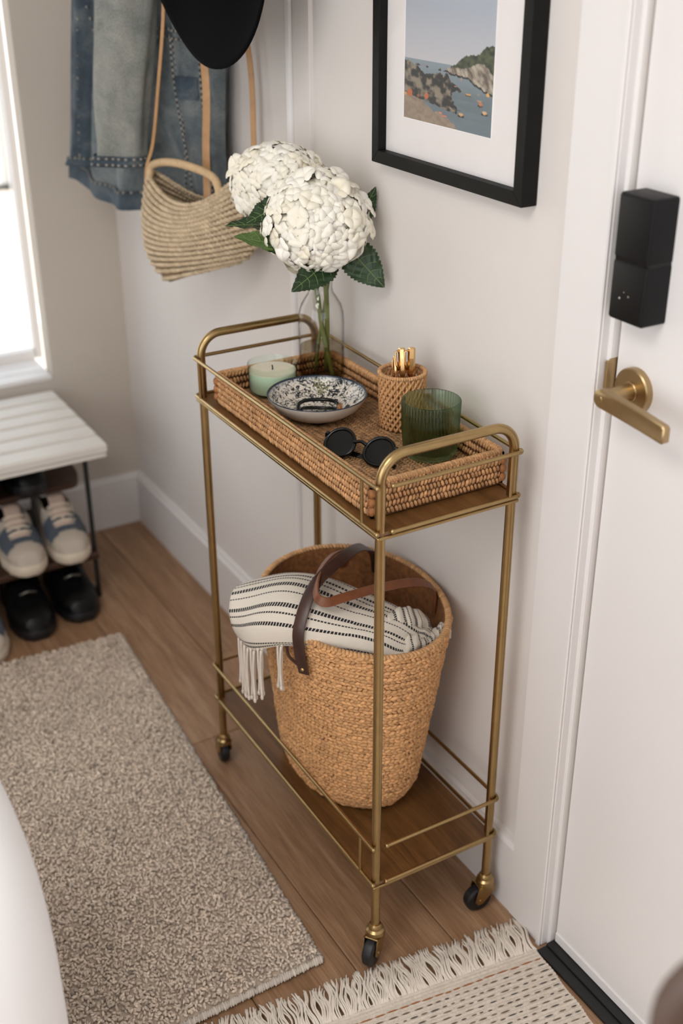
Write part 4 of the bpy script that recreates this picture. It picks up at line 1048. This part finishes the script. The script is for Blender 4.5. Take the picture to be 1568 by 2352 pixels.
# pale overcast edge on the near end
t = np.linspace(0, .75, 190); e = NRc*(1-t[:, None])+NL*t[:, None]; n = len(t)
C = np.column_stack([e[:, 0], e[:, 1]-.002, np.full(n, .0065)]); D = np.column_stack([RNG.normal(.25, .15, n), np.ones(n), RNG.normal(0, .1, n)])
lumps('overcast_edge', C, D, np.tile((0, 0, 1.), (n, 1)), npv((.0085, .0030, .0045))*RNG.uniform(.85, 1.15, (n, 1)), SELV, rug, RNG.uniform(.85, 1.1, (n, 1)), 6, 4)
t = np.linspace(0, 1, 230); e = FR*(1-t[:, None])+NRc*t[:, None]; n = len(t)
C = np.column_stack([e[:, 0]+.001, e[:, 1], np.full(n, .0055)]); D = np.column_stack([np.ones(n), RNG.normal(0, .4, n), RNG.normal(0, .2, n)])
lumps('side_edge', C, D, np.tile((0, 0, 1.), (n, 1)), npv((.0055, .0024, .0034))*RNG.uniform(.8, 1.3, (n, 1)), SELV, rug, RNG.uniform(.72, .98, (n, 1)), 6, 4)

# flat-woven rug with fringe
ko = npv((-.0300, -.121)); k1 = unit(npv((-.2548, .0326))); k2 = unit(npv((-.098, -.995)))
kil = thing('flatweave_rug', 'cream flat-woven rug with dashed stripes and long cotton fringe by the door', 'rug', (-.4, -.5, 0))
def kp(a, b, z): p = ko+k1*a+k2*b; return (p[0], p[1], z)
KW, KL = .80, 1.15
nb, na = 190, 40; G = []
for b in np.linspace(0, .42, nb):
    G.append([kp(a+.0012*math.sin(b*90+a*20), b, .0062+.0011*math.sin(b/.0034*2*PI/1.0)+.0004*math.sin(a*400+b*900)) for a in np.linspace(0, KW, na)])
kmat = Mat('flat_weave'); kmat.set(Roughness=.95); v = kmat.coord((60, 60, 60)); kmat.col(kmat.ramp(kmat.noise(v, 4, 5, .7), [(.3, srgb(204, 191, 176)), (.7, srgb(232, 221, 208))])); kmat.bump(kmat.noise(kmat.coord((900, 500, 500)), 1.0, 3), .5, .001)
MB().grid(G).build('woven_field', kmat.m, kil, True)
pts = [kp(0, 0, 0), kp(KW, 0, 0), kp(KW, KL, 0), kp(0, KL, 0)]
MB().add([(p[0], p[1], .001) for p in pts]+[(p[0], p[1], .0048) for p in pts], [(0, 1, 2, 3), (4, 7, 6, 5), (0, 4, 5, 1), (1, 5, 6, 2), (2, 6, 7, 3), (3, 7, 4, 0)]).build('woven_base', kmat.m, kil)
# dashed inlay stripes
C = []; D = []; S = []; TT = []
inl = tinted('inlay_yarn', (1, 1, 1, 1), .9, var=.1)
for r, b in enumerate([.024, .0355, .047, .0575, .068, .079, .090, .101, .112, .123, .134, .146, .158, .170, .182, .194]):
    a = .004
    while a < KW:
        if r == 0: ln = RNG.uniform(.006, .012); gap = RNG.uniform(.0, .002)
        else: ln = RNG.uniform(.003, .0085); gap = RNG.uniform(.003, .010)
        C.append(kp(a+ln, b+RNG.normal(0, .0006), .0076)); D.append((k1[0], k1[1], 0)); S.append((ln*1.05, .0011 if r else .0013, .0010))
        c = lin((164, 104, 60)) if r == 0 else [lin((92, 86, 80)), lin((112, 98, 84)), lin((134, 116, 92))][int(RNG.integers(0, 3))]
        TT.append(c); a += 2*ln+gap
n = len(C); lumps('inlay_stripes', C, D, np.tile((0, 0, 1.), (n, 1)), S, inl, kil, TT, 6, 4)
m = MB(); ns = 560; wob = 0
for i in range(ns):
    a = KW*i/ns+RNG.normal(0, .0009); cl = math.floor(a/.016); lean = .55*math.sin(cl*12.9898)+RNG.normal(0, .14); L = RNG.uniform(.054, .072); b0 = .004
    pts = []
    for q, s_ in enumerate(np.linspace(0, 1, 10)):
        aa_ = a-(.012+.014*lean)*s_**1.3+.0030*math.sin(s_*7+cl*2.1+RNG.normal(0, .12)); bb_ = b0-(L+.004)*s_
        zz = .0058+.0055*math.sin(PI*min(1, s_*1.15))*(.6+.6*((i*7) % 5)/5)-.0035*s_; pts.append(kp(aa_, bb_, max(.0014, zz)))
    m.tube(pts, .0013, 5)
o = m.build('fringe', FRINGE, kil, True); o['kind'] = 'stuff'

# ================================================================== HANGING ON THE WALL
# hook rail above the view
rail = thing('peg_rail', 'white wall rail with wooden pegs above the hanging jacket', 'rail', (0, .95, 1.66))
MB().box(-.020, -.001, .60, 1.36, 1.62, 1.70, .004).build('board', TRIM, rail)
for y in (.80, 1.00, 1.20): MB().tube([(-.02, y, 1.655), (-.075, y, 1.668), (-.082, y, 1.672)], [.009, .008, .012], 14).build('peg', LEATHT, rail, 'auto')

# ------------------------------------------------------------------ denim jacket
jk = thing('denim_jacket', 'washed blue denim jacket hanging on the wall behind the straw bag', 'jacket', (-.09, 1.17, 1.66))
def body_pt(h, th, off=0):
    """h 0 (hem) .. 1 (shoulder); th around a flattened loop"""
    z = .950+h*.675
    half = .285-.10*h-.06*max(0, h-.6); thk = .028+.008*h
    c = npv((-.085+.012*h, 1.185-.085*h)); d = unit(npv((-.12, .53))); e = npv((-d[1], d[0]))
    fold = .020*math.sin(5*th+2.0*h+1)+.012*math.sin(9*th-3*h)+.007*math.sin(13*th+h*7)
    r = 1+off/.05
    p = c+d*half*math.cos(th)+e*(thk+fold*(1-.3*h))*math.sin(th)*r+d*.012*math.sin(h*7+th*2)
    if off: p = p+e*off*np.sign(math.sin(th))
    return npv((p[0], p[1], z+.012*math.sin(th*3+1)*(1-h)))
G = [[body_pt(h, t) for h in np.linspace(0, 1, 34)] for t in np.linspace(0, 2*PI, 90, endpoint=False)]
jb = MB().grid(G, closed_u=True).build('body', DENIM, jk, True)
G = [[body_pt(h, t, .002) for h in np.linspace(0, .055, 4)] for t in np.linspace(0, 2*PI, 90, endpoint=False)]
MB().grid(G, closed_u=True).build('waistband', DENIMD, jk, True)
def sleeve(pts, rads, mat, cuffmat, fph, name, openr=True):
    P_ = bez(pts, 36); n_ = len(P_); R_ = np.interp(np.linspace(0, 1, n_), np.linspace(0, 1, len(rads)), rads)
    vd = npv((.5, .86, 0)); sd = npv((.865, -.5, 0)); G = []
    def sp(i, t, k=1.0):
        r = R_[i]*k; f = 1+.10*math.sin(3*t+fph+i*.12)+.07*math.sin(5*t-i*.2+fph)
        return P_[i]+sd*r*f*math.cos(t)-vd*r*f*.62*math.sin(t)
    G = [[sp(i, t) for i in range(n_)] for t in np.linspace(0, 2*PI, 44, endpoint=False)]
    so_ = MB().grid(G, closed_u=True).build('sleeve', mat, jk, True)
    G = [[sp(i, t, 1.12) for i in range(n_-6, n_)]+[sp(n_-1, t, .93), sp(n_-4, t, .90)] for t in np.linspace(0, 2*PI, 44, endpoint=False)]
    MB().grid(G, closed_u=True).build('cuff', cuffmat, so_, True)
    return so_, sp, n_
s1, sp1, n1 = sleeve([(-.110, 1.22, 1.62), (-.125, 1.255, 1.45), (-.135, 1.29, 1.30), (-.140, 1.335, 1.145), (-.142, 1.365, 1.035), (-.142, 1.372, 1.002)], [.050, .046, .042, .038, .038, .040], DENIMD, DENIMD, .3, 'a')
s2, sp2, n2 = sleeve([(-.125, 1.02, 1.62), (-.155, 1.01, 1.46), (-.168, 1.02, 1.30), (-.172, 1.045, 1.185), (-.174, 1.064, 1.090), (-.175, 1.068, 1.055)], [.056, .055, .053, .050, .048, .050], DENIML, DENIMD, 1.4, 'b')
def stitch(path_fn, n, parent, two=True):
    C = []; D = []; TT = []
    Pp = npv([path_fn(q) for q in np.linspace(0, 1, n)]); Tg = unit(np.gradient(Pp, axis=0))
    tint = npv([(.92, .95, 1.0) if i % 2 else (.16, .20, .26) for i in range(n)])
    return lumps('stitched_seam', Pp, Tg, np.tile((-.8, -.5, .2), (n, 1)), (.0034, .0026, .0012), THREAD, parent, tint, 6, 4)
stitch(lambda q: sp1(int(14+q*15), 2.05, 1.02), 26, s1); stitch(lambda q: sp1(int(8+q*8), 2.6-q*1.4, 1.03), 18, s1)
stitch(lambda q: sp2(n2-5, .25+q*2.7, 1.13), 22, s2); stitch(lambda q: sp2(n2-2, .25+q*2.7, 1.13), 22, s2); stitch(lambda q: sp1(n1-6, .25+q*2.7, 1.13), 18, s1)
for th_ in (2.10, 2.28, 2.62): stitch(lambda q: body_pt(.02+q*.46, th_, .004), 60, jb)
for h_ in (.485, .505): stitch(lambda q: body_pt(h_, 1.75+q*1.0, .004), 34, jb)
stitch(lambda q: body_pt(.055, .35+q*2.4, .004), 90, jb)
pk = [[body_pt(h_, t_, .004) for h_ in np.linspace(.33, .39, 4)] for t_ in np.linspace(2.34, 2.58, 6)]
MB().grid(pk).build('pocket_flap', DENIMD, jb, True)

# ------------------------------------------------------------------ straw bag on a long strap
bagc = npv((-.096, .900)); bw = unit(npv((.10, -.28))); bn = npv((-bw[1], bw[0])); bn = bn if bn[0] < 0 else -bn
bag = thing('straw_bag', 'pale braided straw shoulder bag hanging from thin tan straps on the wall', 'bag', (bagc[0], bagc[1], .86))
def bagp(h, th, off=0):
    wdt = (.070+.080*math.sqrt(max(0, 1-(1-min(1, (h+.01)/.40))**2)))*(1-.10*max(0, h-.6)/.4); dep = (.018+.040*math.sin(PI*min(1, .12+.80*h)))
    s_ = math.cos(th); x = wdt*s_; y = (dep+off)*math.sin(th)*(1-.25*abs(s_)**4)
    z = .872+h*.200-.062*(h**1.6)*(1-s_*s_)**1.2+.034*(1-h)*s_+.016*h*s_
    p = bagc+bw*(x-.006*(1-h))+bn*y
    return npv((p[0], p[1], z))
G = [[bagp(h, t, -.004) for h in np.linspace(0, .985, 24)] for t in np.linspace(0, 2*PI, 72, endpoint=False)]
mm = MB().grid(G, closed_u=True); k = len(mm.v); mm.add([tuple(np.mean([g[0] for g in G], 0))], []); mm.f += [(i*24, ((i+1) % 72)*24, k) for i in range(72)]
mm.build('bag_core', STRAWIN, bag, True)
C = []; D = []; Nn = []; S = []
for k in range(16):
    h = (k+.4)/16; ring = npv([bagp(h, t) for t in np.linspace(0, 2*PI, 181)]); seg = np.linalg.norm(np.diff(ring, axis=0), axis=1); L = seg.sum(); s = np.concatenate([[0], np.cumsum(seg)])
    n = int(L/.0085); t = (np.arange(n)+RNG.uniform(0, 1))*L/n % L; P_ = np.stack([np.interp(t, s, ring[:, i]) for i in range(3)], 1); P2 = np.stack([np.interp((t+.003) % L, s, ring[:, i]) for i in range(3)], 1); tg = unit(P2-P_)
    nr = np.column_stack([P_[:, :2]-bagc[None], np.zeros(n)]); nr = unit(nr-tg*np.sum(nr*tg, -1, keepdims=True)); upv = np.cross(tg, nr); upv *= np.sign(upv[:, 2:3]+1e-9)
    an = .50+RNG.normal(0, .10, n); C.append(P_); D.append(tg*np.cos(an)[:, None]+upv*np.sin(an)[:, None]); Nn.append(nr); S.append(npv((.0078, .0044, .0048))*RNG.uniform(.9, 1.1, (n, 1)))
n = sum(map(len, C)); lumps('braided_rows', cat(C), cat(D), cat(Nn), cat(S), STRAW, bag, RNG.uniform(.82, 1.1, (n, 1))*npv((1, .985, .96)), 6, 4)
pl = bagp(.97, PI-.45); pr = bagp(.97, .92)
mid_ = (pl+pr)/2
MB().tube(bez([pl+npv((0, 0, -.01)), pl+npv((.006, -.012, .020)), mid_+npv((-.01, 0, .036)), pr+npv((-.004, .026, .022)), pr+npv((0, 0, -.01))], 30), .0075, 10).build('carry_handle', plain('straw_handle', srgb(208, 178, 138), .7, var=.12, vscale=150, bstr=.5, bscale=500), bag, True)
def flatstrap(pts, wdt, nrm, name, mat, parent): return ribbon(MB(), bez(pts, 30), npv(nrm), wdt, .0028).build(name, mat, parent, 'auto')
e_l = bagp(.80, PI); e_r = bagp(.80, 0.0)
flatstrap([e_l+npv((-.004, 0, -.03)), e_l+npv((-.006, -.020, .04)), (-.140, 1.000, 1.10), (-.138, .965, 1.19), (-.134, .915, 1.355), (-.112, .955, 1.53), (-.080, .99, 1.662)], .0065, (-.75, -.65, 0), 'shoulder_strap', LEATHT, bag)
flatstrap([(-.086, .885, 1.000), (-.082, .888, 1.10), (-.080, .880, 1.25), (-.080, .95, 1.50), (-.080, .99, 1.660)], .0150, (-.8, -.6, 0), 'shoulder_strap', LEATHT, bag)
flatstrap([(-.026, .805, 1.02), (-.024, .808, 1.12), (-.024, .822, 1.29), (-.05, .90, 1.50), (-.080, .992, 1.664)], .0110, (-.8, -.6, 0), 'shoulder_strap', LEATHT, bag)

# ------------------------------------------------------------------ black felt hat
hat = thing('felt_hat', 'black wide-brim felt hat hanging in front of the denim jacket', 'hat', (-.10, .86, 1.45))
hc = npv((-.125, .700, 1.448)); hn = unit(npv((-1, -.10, .10))); ha = unit(npv((.10, -1, 0))); hb = np.cross(hn, ha); hb = hb if hb[2] > 0 else -hb
G = []
for r in np.linspace(.075, .190, 14):
    row = []
    for t in np.linspace(0, 2*PI, 80, endpoint=False):
        f = (r-.075)/.115; wv = .022*f*f*math.cos(2*t+.5)+.008*f*math.sin(3*t)
        rr = r*(1+.025*f*math.cos(2*t)); row.append(hc+ha*rr*math.cos(t)+hb*rr*math.sin(t)+hn*(.012*f*f+wv))
    G.append(row)
G = npv(G); m = MB().grid(np.transpose(G, (1, 0, 2)), closed_u=True).build('brim', FELT, hat, True)
sm = m.modifiers.new('thickness', 'SOLIDIFY'); sm.thickness = .004
G = []
for (r, d) in ((.078, 0), (.077, .03), (.074, .07), (.068, .098), (.055, .112), (.035, .108), (.015, .100), (.001, .098)):
    G.append([hc+ha*r*(1.1 if r > .03 else 1)*math.cos(t)+hb*r*.95*math.sin(t)+hn*(d-.012*math.exp(-(math.sin(t)**2)*6)*(d > .09)) for t in np.linspace(0, 2*PI, 60, endpoint=False)])
MB().grid(np.transpose(npv(G), (1, 0, 2)), closed_u=True).build('crown', FELT, hat, True)
G = [[hc+ha*.0868*math.cos(t)+hb*.0752*math.sin(t)+hn*d for d in (.002, .026)] for t in np.linspace(0, 2*PI, 60, endpoint=False)]
MB().grid(G, closed_u=True).build('hat_band', plain('black_ribbon', srgb(14, 14, 15), .6), hat, True)

# ================================================================== BENCH AND SHOES
bz_ = .425; BXR, BXL = -.214, -1.34; BY0, BY1 = 1.215, 1.606
ben = thing('shoe_bench', 'white slatted shoe bench with black metal legs and dark shelves under the window', 'bench', ((BXR+BXL)/2, (BY0+BY1)/2, 0))
ns = 6; sw = (BY1-BY0)/ns
for k in range(ns):
    y0 = BY0+k*sw; MB().box(BXL, BXR-(.000 if k else .000), y0+(0 if k == 0 else .005), y0+sw-.005, bz_-.024, bz_, .005).build('slat', WHITEP, ben)
MB().box(BXL+.004, BXR-.004, BY0+.004, BY1-.004, bz_-.034, bz_-.0235, .002).build('top_frame', WHITEP, ben)
for x in (-.250, -1.30):
    fr_ = MB().tube([(x, 1.285, bz_-.03), (x, 1.285, .0055), (x, 1.560, .0055), (x, 1.560, bz_-.03)], .0058, 10)
    fr_.tube([(x, 1.285, .112), (x, 1.56, .112)], .0045, 8).build('leg_frame', BLACKM, ben, 'auto')
MB().box(-1.30, -.245, 1.262, 1.575, .116, .132, .003).build('lower_shelf', DWOOD, ben)
# upper half-depth shelf with rounded ends
m = MB(); out = []
for a in np.linspace(-90, 90, 12): out.append((-.262+.035*math.cos(math.radians(a)), 1.470+.105*math.sin(math.radians(a))))
out += [(-1.30, 1.575), (-1.30, 1.365)]
n = len(out); m.add([(x, y, .262) for x, y in out]+[(x, y, .276) for x, y in out], [tuple(range(n))[::-1], tuple(range(n, 2*n))]+[(i, (i+1) % n, n+(i+1) % n, n+i) for i in range(n)])
m.build('upper_shelf', DWOOD, ben)
for x in (-.36, -.52): MB().tube([(x, 1.37, .13), (x, 1.37, bz_-.03)], .0045, 8).build('divider', BLACKM, ben, 'auto')

def shoe(name, label, loc, rz, mats, L=.275, W=.100, high=.082, group=None, boot=False, opening=True):
    """toe points to local -y. mats: upper, sole, lining, overlay, tongue"""
    up_m, sole_m, lin_m, ov_m, tg_m = mats
    root = thing(name, label, 'shoe', loc, rz, group, world=False)
    def hw(s): return W/2*np.interp(s, [0, .04, .12, .28, .45, .62, .82, .95, 1], [.30, .58, .84, 1.0, .93, .80, .78, .62, .40])
    S_ = np.linspace(0, 1, 45); zs = .026 if not boot else .024
    ol = [(hw(s)*1.06, -L/2+L*s) for s in S_]+[(-hw(s)*1.06, -L/2+L*s) for s in S_[::-1]]; n = len(ol); cyc = np.mean([p[1] for p in ol])
    V = []; lv = ((0.0, .95), (.004, 1.0), (zs*.7, 1.02), (zs, .985))
    for z, k in lv: V += [(x*k, y*(1+(k-1)*.6), z+(.012*max(0, (.18-(y+L/2)/L)) if z > .0 else .0)) for x, y in ol]
    F = [(q*n+i, q*n+(i+1) % n, (q+1)*n+(i+1) % n, (q+1)*n+i) for q in range(3) for i in range(n)]+[tuple(range(n))[::-1], tuple(3*n+i for i in range(n))]
    MB().add(V, F).build('sole', sole_m, root, 'auto')
    nt_ = 33; G = np.zeros((len(S_), nt_, 3)); cav = np.zeros((len(S_), nt_))
    for i, s in enumerate(S_):
        hh = high*np.interp(s, [0, .05, .15, .3, .42, .55, .62, .8, .93, 1.0], [.02, .40, .52, .62, .78, .98, 1.0, .95, 1.02, .05]); w_ = hw(s)*np.interp(s, [0, .5, .7, 1], [1, 1, .97, 1])
        c = np.interp(s, [.50, .56, .93, .97], [0, 1, 1, 0]) if opening else 0
        for j, t in enumerate(np.linspace(0, PI, nt_)):
            x = w_*math.copysign(abs(math.cos(t))**.85, math.cos(t)); z = zs-.003+hh*abs(math.sin(t))**(.62)
            inn = np.clip((w_*.80-abs(x))/.012, 0, 1)*c
            if c > 0: z = zs+hh*min(1, abs(math.sin(t))**.45*1.05) if inn < 1 else z
            z = z-inn*(hh*.80); G[i, j] = (x, -L/2+L*s, z); cav[i, j] = inn
    mu = MB(); ml = MB(); mo = MB()
    V = G.reshape(-1, 3); fu, fl_, fo_ = [], [], []
    for i in range(len(S_)-1):
        for j in range(nt_-1):
            f = (i*nt_+j, i*nt_+j+1, (i+1)*nt_+j+1, (i+1)*nt_+j); ci = np.mean([cav.ravel()[q] for q in f])
            (fl_ if ci > .45 else fu).append(f)
            s = S_[i]; tj = j/(nt_-1)
            if ci < .05 and ov_m is not None and ((.14 < s < .40 and (.10 < tj < .36 or .64 < tj < .90)) or (.16 < s < .24 and .1 < tj < .9) or (.30 < s < .36 and .3 < tj < .7) or (.86 < s and tj < .3) or (.86 < s and tj > .7)): fo_.append(f)
    mu.add(V, fu); ml.add(V, fl_)
    mu.build('upper', up_m, root, True)
    if fl_: ml.build('lining', lin_m, root, True)
    if fo_:
        cc = npv((0, 0, .02)); Vo = V+unit(V*npv((1, .15, 1))-cc*npv((0, 0, 1)))*.0022; mo.add(Vo, fo_).build('overlay', ov_m, root, True)
    # tongue and laces
    if tg_m is not None:
        T_ = []
        for s in np.linspace(.27, .60, 9):
            i = int(s*44); hz = G[i, nt_//2, 2] if s < .5 else zs+high*.98; T_.append([(x, -L/2+L*s, hz+.004+.012*max(0, s-.45)*6-abs(x)*.12) for x in np.linspace(-.019, .019, 5)])
        tg_o = MB().grid(T_).build('tongue', tg_m, root, True); md = tg_o.modifiers.new('thickness', 'SOLIDIFY'); md.thickness = .005; md.offset = -1
        for s in (.30, .36, .42, .48):
            i = int(s*44); hz = G[i, nt_//2, 2]+.006; MB().tube([(-.026, -L/2+L*s, hz-.006), (-.012, -L/2+L*s, hz), (.012, -L/2+L*s, hz), (.026, -L/2+L*s, hz-.006)], .0030, 6).build('lace', sole_m, root, True)
    if boot: MB().tube([(.020, -.048, zs+.056), (.0, -.050, zs+.062), (-.020, -.048, zs+.056)], .003, 8).build('buckle', plain('dull_buckle', srgb(120, 116, 108), .3, .8), root, True)
    return root
SNEAK = (plain('oatmeal_upper', srgb(184, 172, 158), .8, var=.06), SOLE, SNL, SNB, SNP)
zsf = .132
shoe('sneaker', 'grey and blue suede sneaker on the bench shelf, next to the right leg frame', (-.303, 1.368, zsf), math.radians(-3), SNEAK, .265, .098)
shoe('sneaker', 'grey and blue suede sneaker on the bench shelf, further from the right leg frame', (-.4115, 1.362, zsf), math.radians(-2), SNEAK, .265, .098)
BT_ = (BOOT, RUBBER, BLIN, None, None)
shoe('leather_shoe', 'black leather shoe on the floor under the bench, beside the leg frame', (-.312, 1.322, 0), math.radians(-3), BT_, .27, .100, .080, boot=True)
shoe('leather_shoe', 'black leather shoe on the floor under the bench, beside the white sneaker', (-.426, 1.300, 0), math.radians(-3), BT_, .27, .100, .080, boot=True)
shoe('sneaker', 'white sneaker with rust lining on the floor at the edge of the pile rug', (-.548, 1.248, 0), math.radians(-8), (SNW, SOLE, SNR, SNB, None), .27, .104, .078)
shoe('shoe', 'dark shoe on the upper bench shelf behind the divider, near the rounded end', (-.365, 1.452, .276), math.radians(2), BT_, .235, .092, .072)
shoe('shoe', 'dark shoe on the upper bench shelf, away from the rounded end', (-.475, 1.452, .276), math.radians(-2), BT_, .235, .092, .072)

# ================================================================== NEAR THE PHOTOGRAPHER
def superbox(c, h, e=4.0, n=28, zmin=None):
    G = []
    f = lambda w, p: math.copysign(abs(w)**p, w); p = 2/e
    for i in range(n*2):
        th = -PI+2*PI*i/(n*2); row = []
        for j in range(n+1):
            ph = -PI/2+PI*j/n; row.append((c[0]+h[0]*f(math.cos(ph), p)*f(math.cos(th), p), c[1]+h[1]*f(math.cos(ph), p)*f(math.sin(th), p), c[2]+h[2]*f(math.sin(ph), p)))
        G.append(row)
    return MB().grid(G, closed_u=True)
arm = thing('armchair', 'white upholstered armchair standing on the pile rug, out of focus', 'armchair', (-1.2, -.05, .014))
for x in (-.92, -1.62): superbox((x, -.05, .385), (.14, .25, .365), 3.0).build('arm', UPH, arm, True)
superbox((-1.27, -.05, .33), (.24, .24, .12), 5.0).build('seat', UPH, arm, True)
superbox((-1.27, -.26, .50), (.36, .09, .34), 4.0).build('backrest', UPH, arm, True)
for (x, y) in ((-.92, -.20), (-.92, .10), (-1.62, -.20), (-1.62, .10)): MB().tube([(x, y, .06), (x, y, .0135)], [.022, .016], 12).build('leg', WALN, arm, 'auto')
ch = thing('dining_chair', 'bentwood chair with blush cushioned back near the entry door, out of focus', 'chair', (-.3645, -.9125, .0075), math.radians(-30), world=False)
W2 = .205; pts = [(-W2, 0, .0), (-W2, 0, .45)]
for a in np.linspace(180, 90, 9): pts.append((-W2+.06+.06*math.cos(math.radians(a)), 0, .855+.06*math.sin(math.radians(a))))
for a in np.linspace(90, 0, 9): pts.append((W2-.06+.06*math.cos(math.radians(a)), 0, .855+.06*math.sin(math.radians(a))))
pts += [(W2, 0, .45), (W2, 0, 0)]
MB().tube(pts, .0125, 12).build('back_frame', WALN, ch, 'auto')
superbox((0, 0, .69), (W2-.028, .022, .200), 6).build('back_cushion', CUSH, ch, True)
MB().box(-W2+.012, W2-.012, -.004, .004, .47, .902).build('back_panel', CUSHD, ch)
superbox((0, -.20, .455), (W2+.01, .21, .030), 6).build('seat', CUSH, ch, True)
for x in (-W2+.02, W2-.02): MB().tube([(x, -.37, .44), (x, -.39, 0)], .013, 10).build('leg', WALN, ch, 'auto')
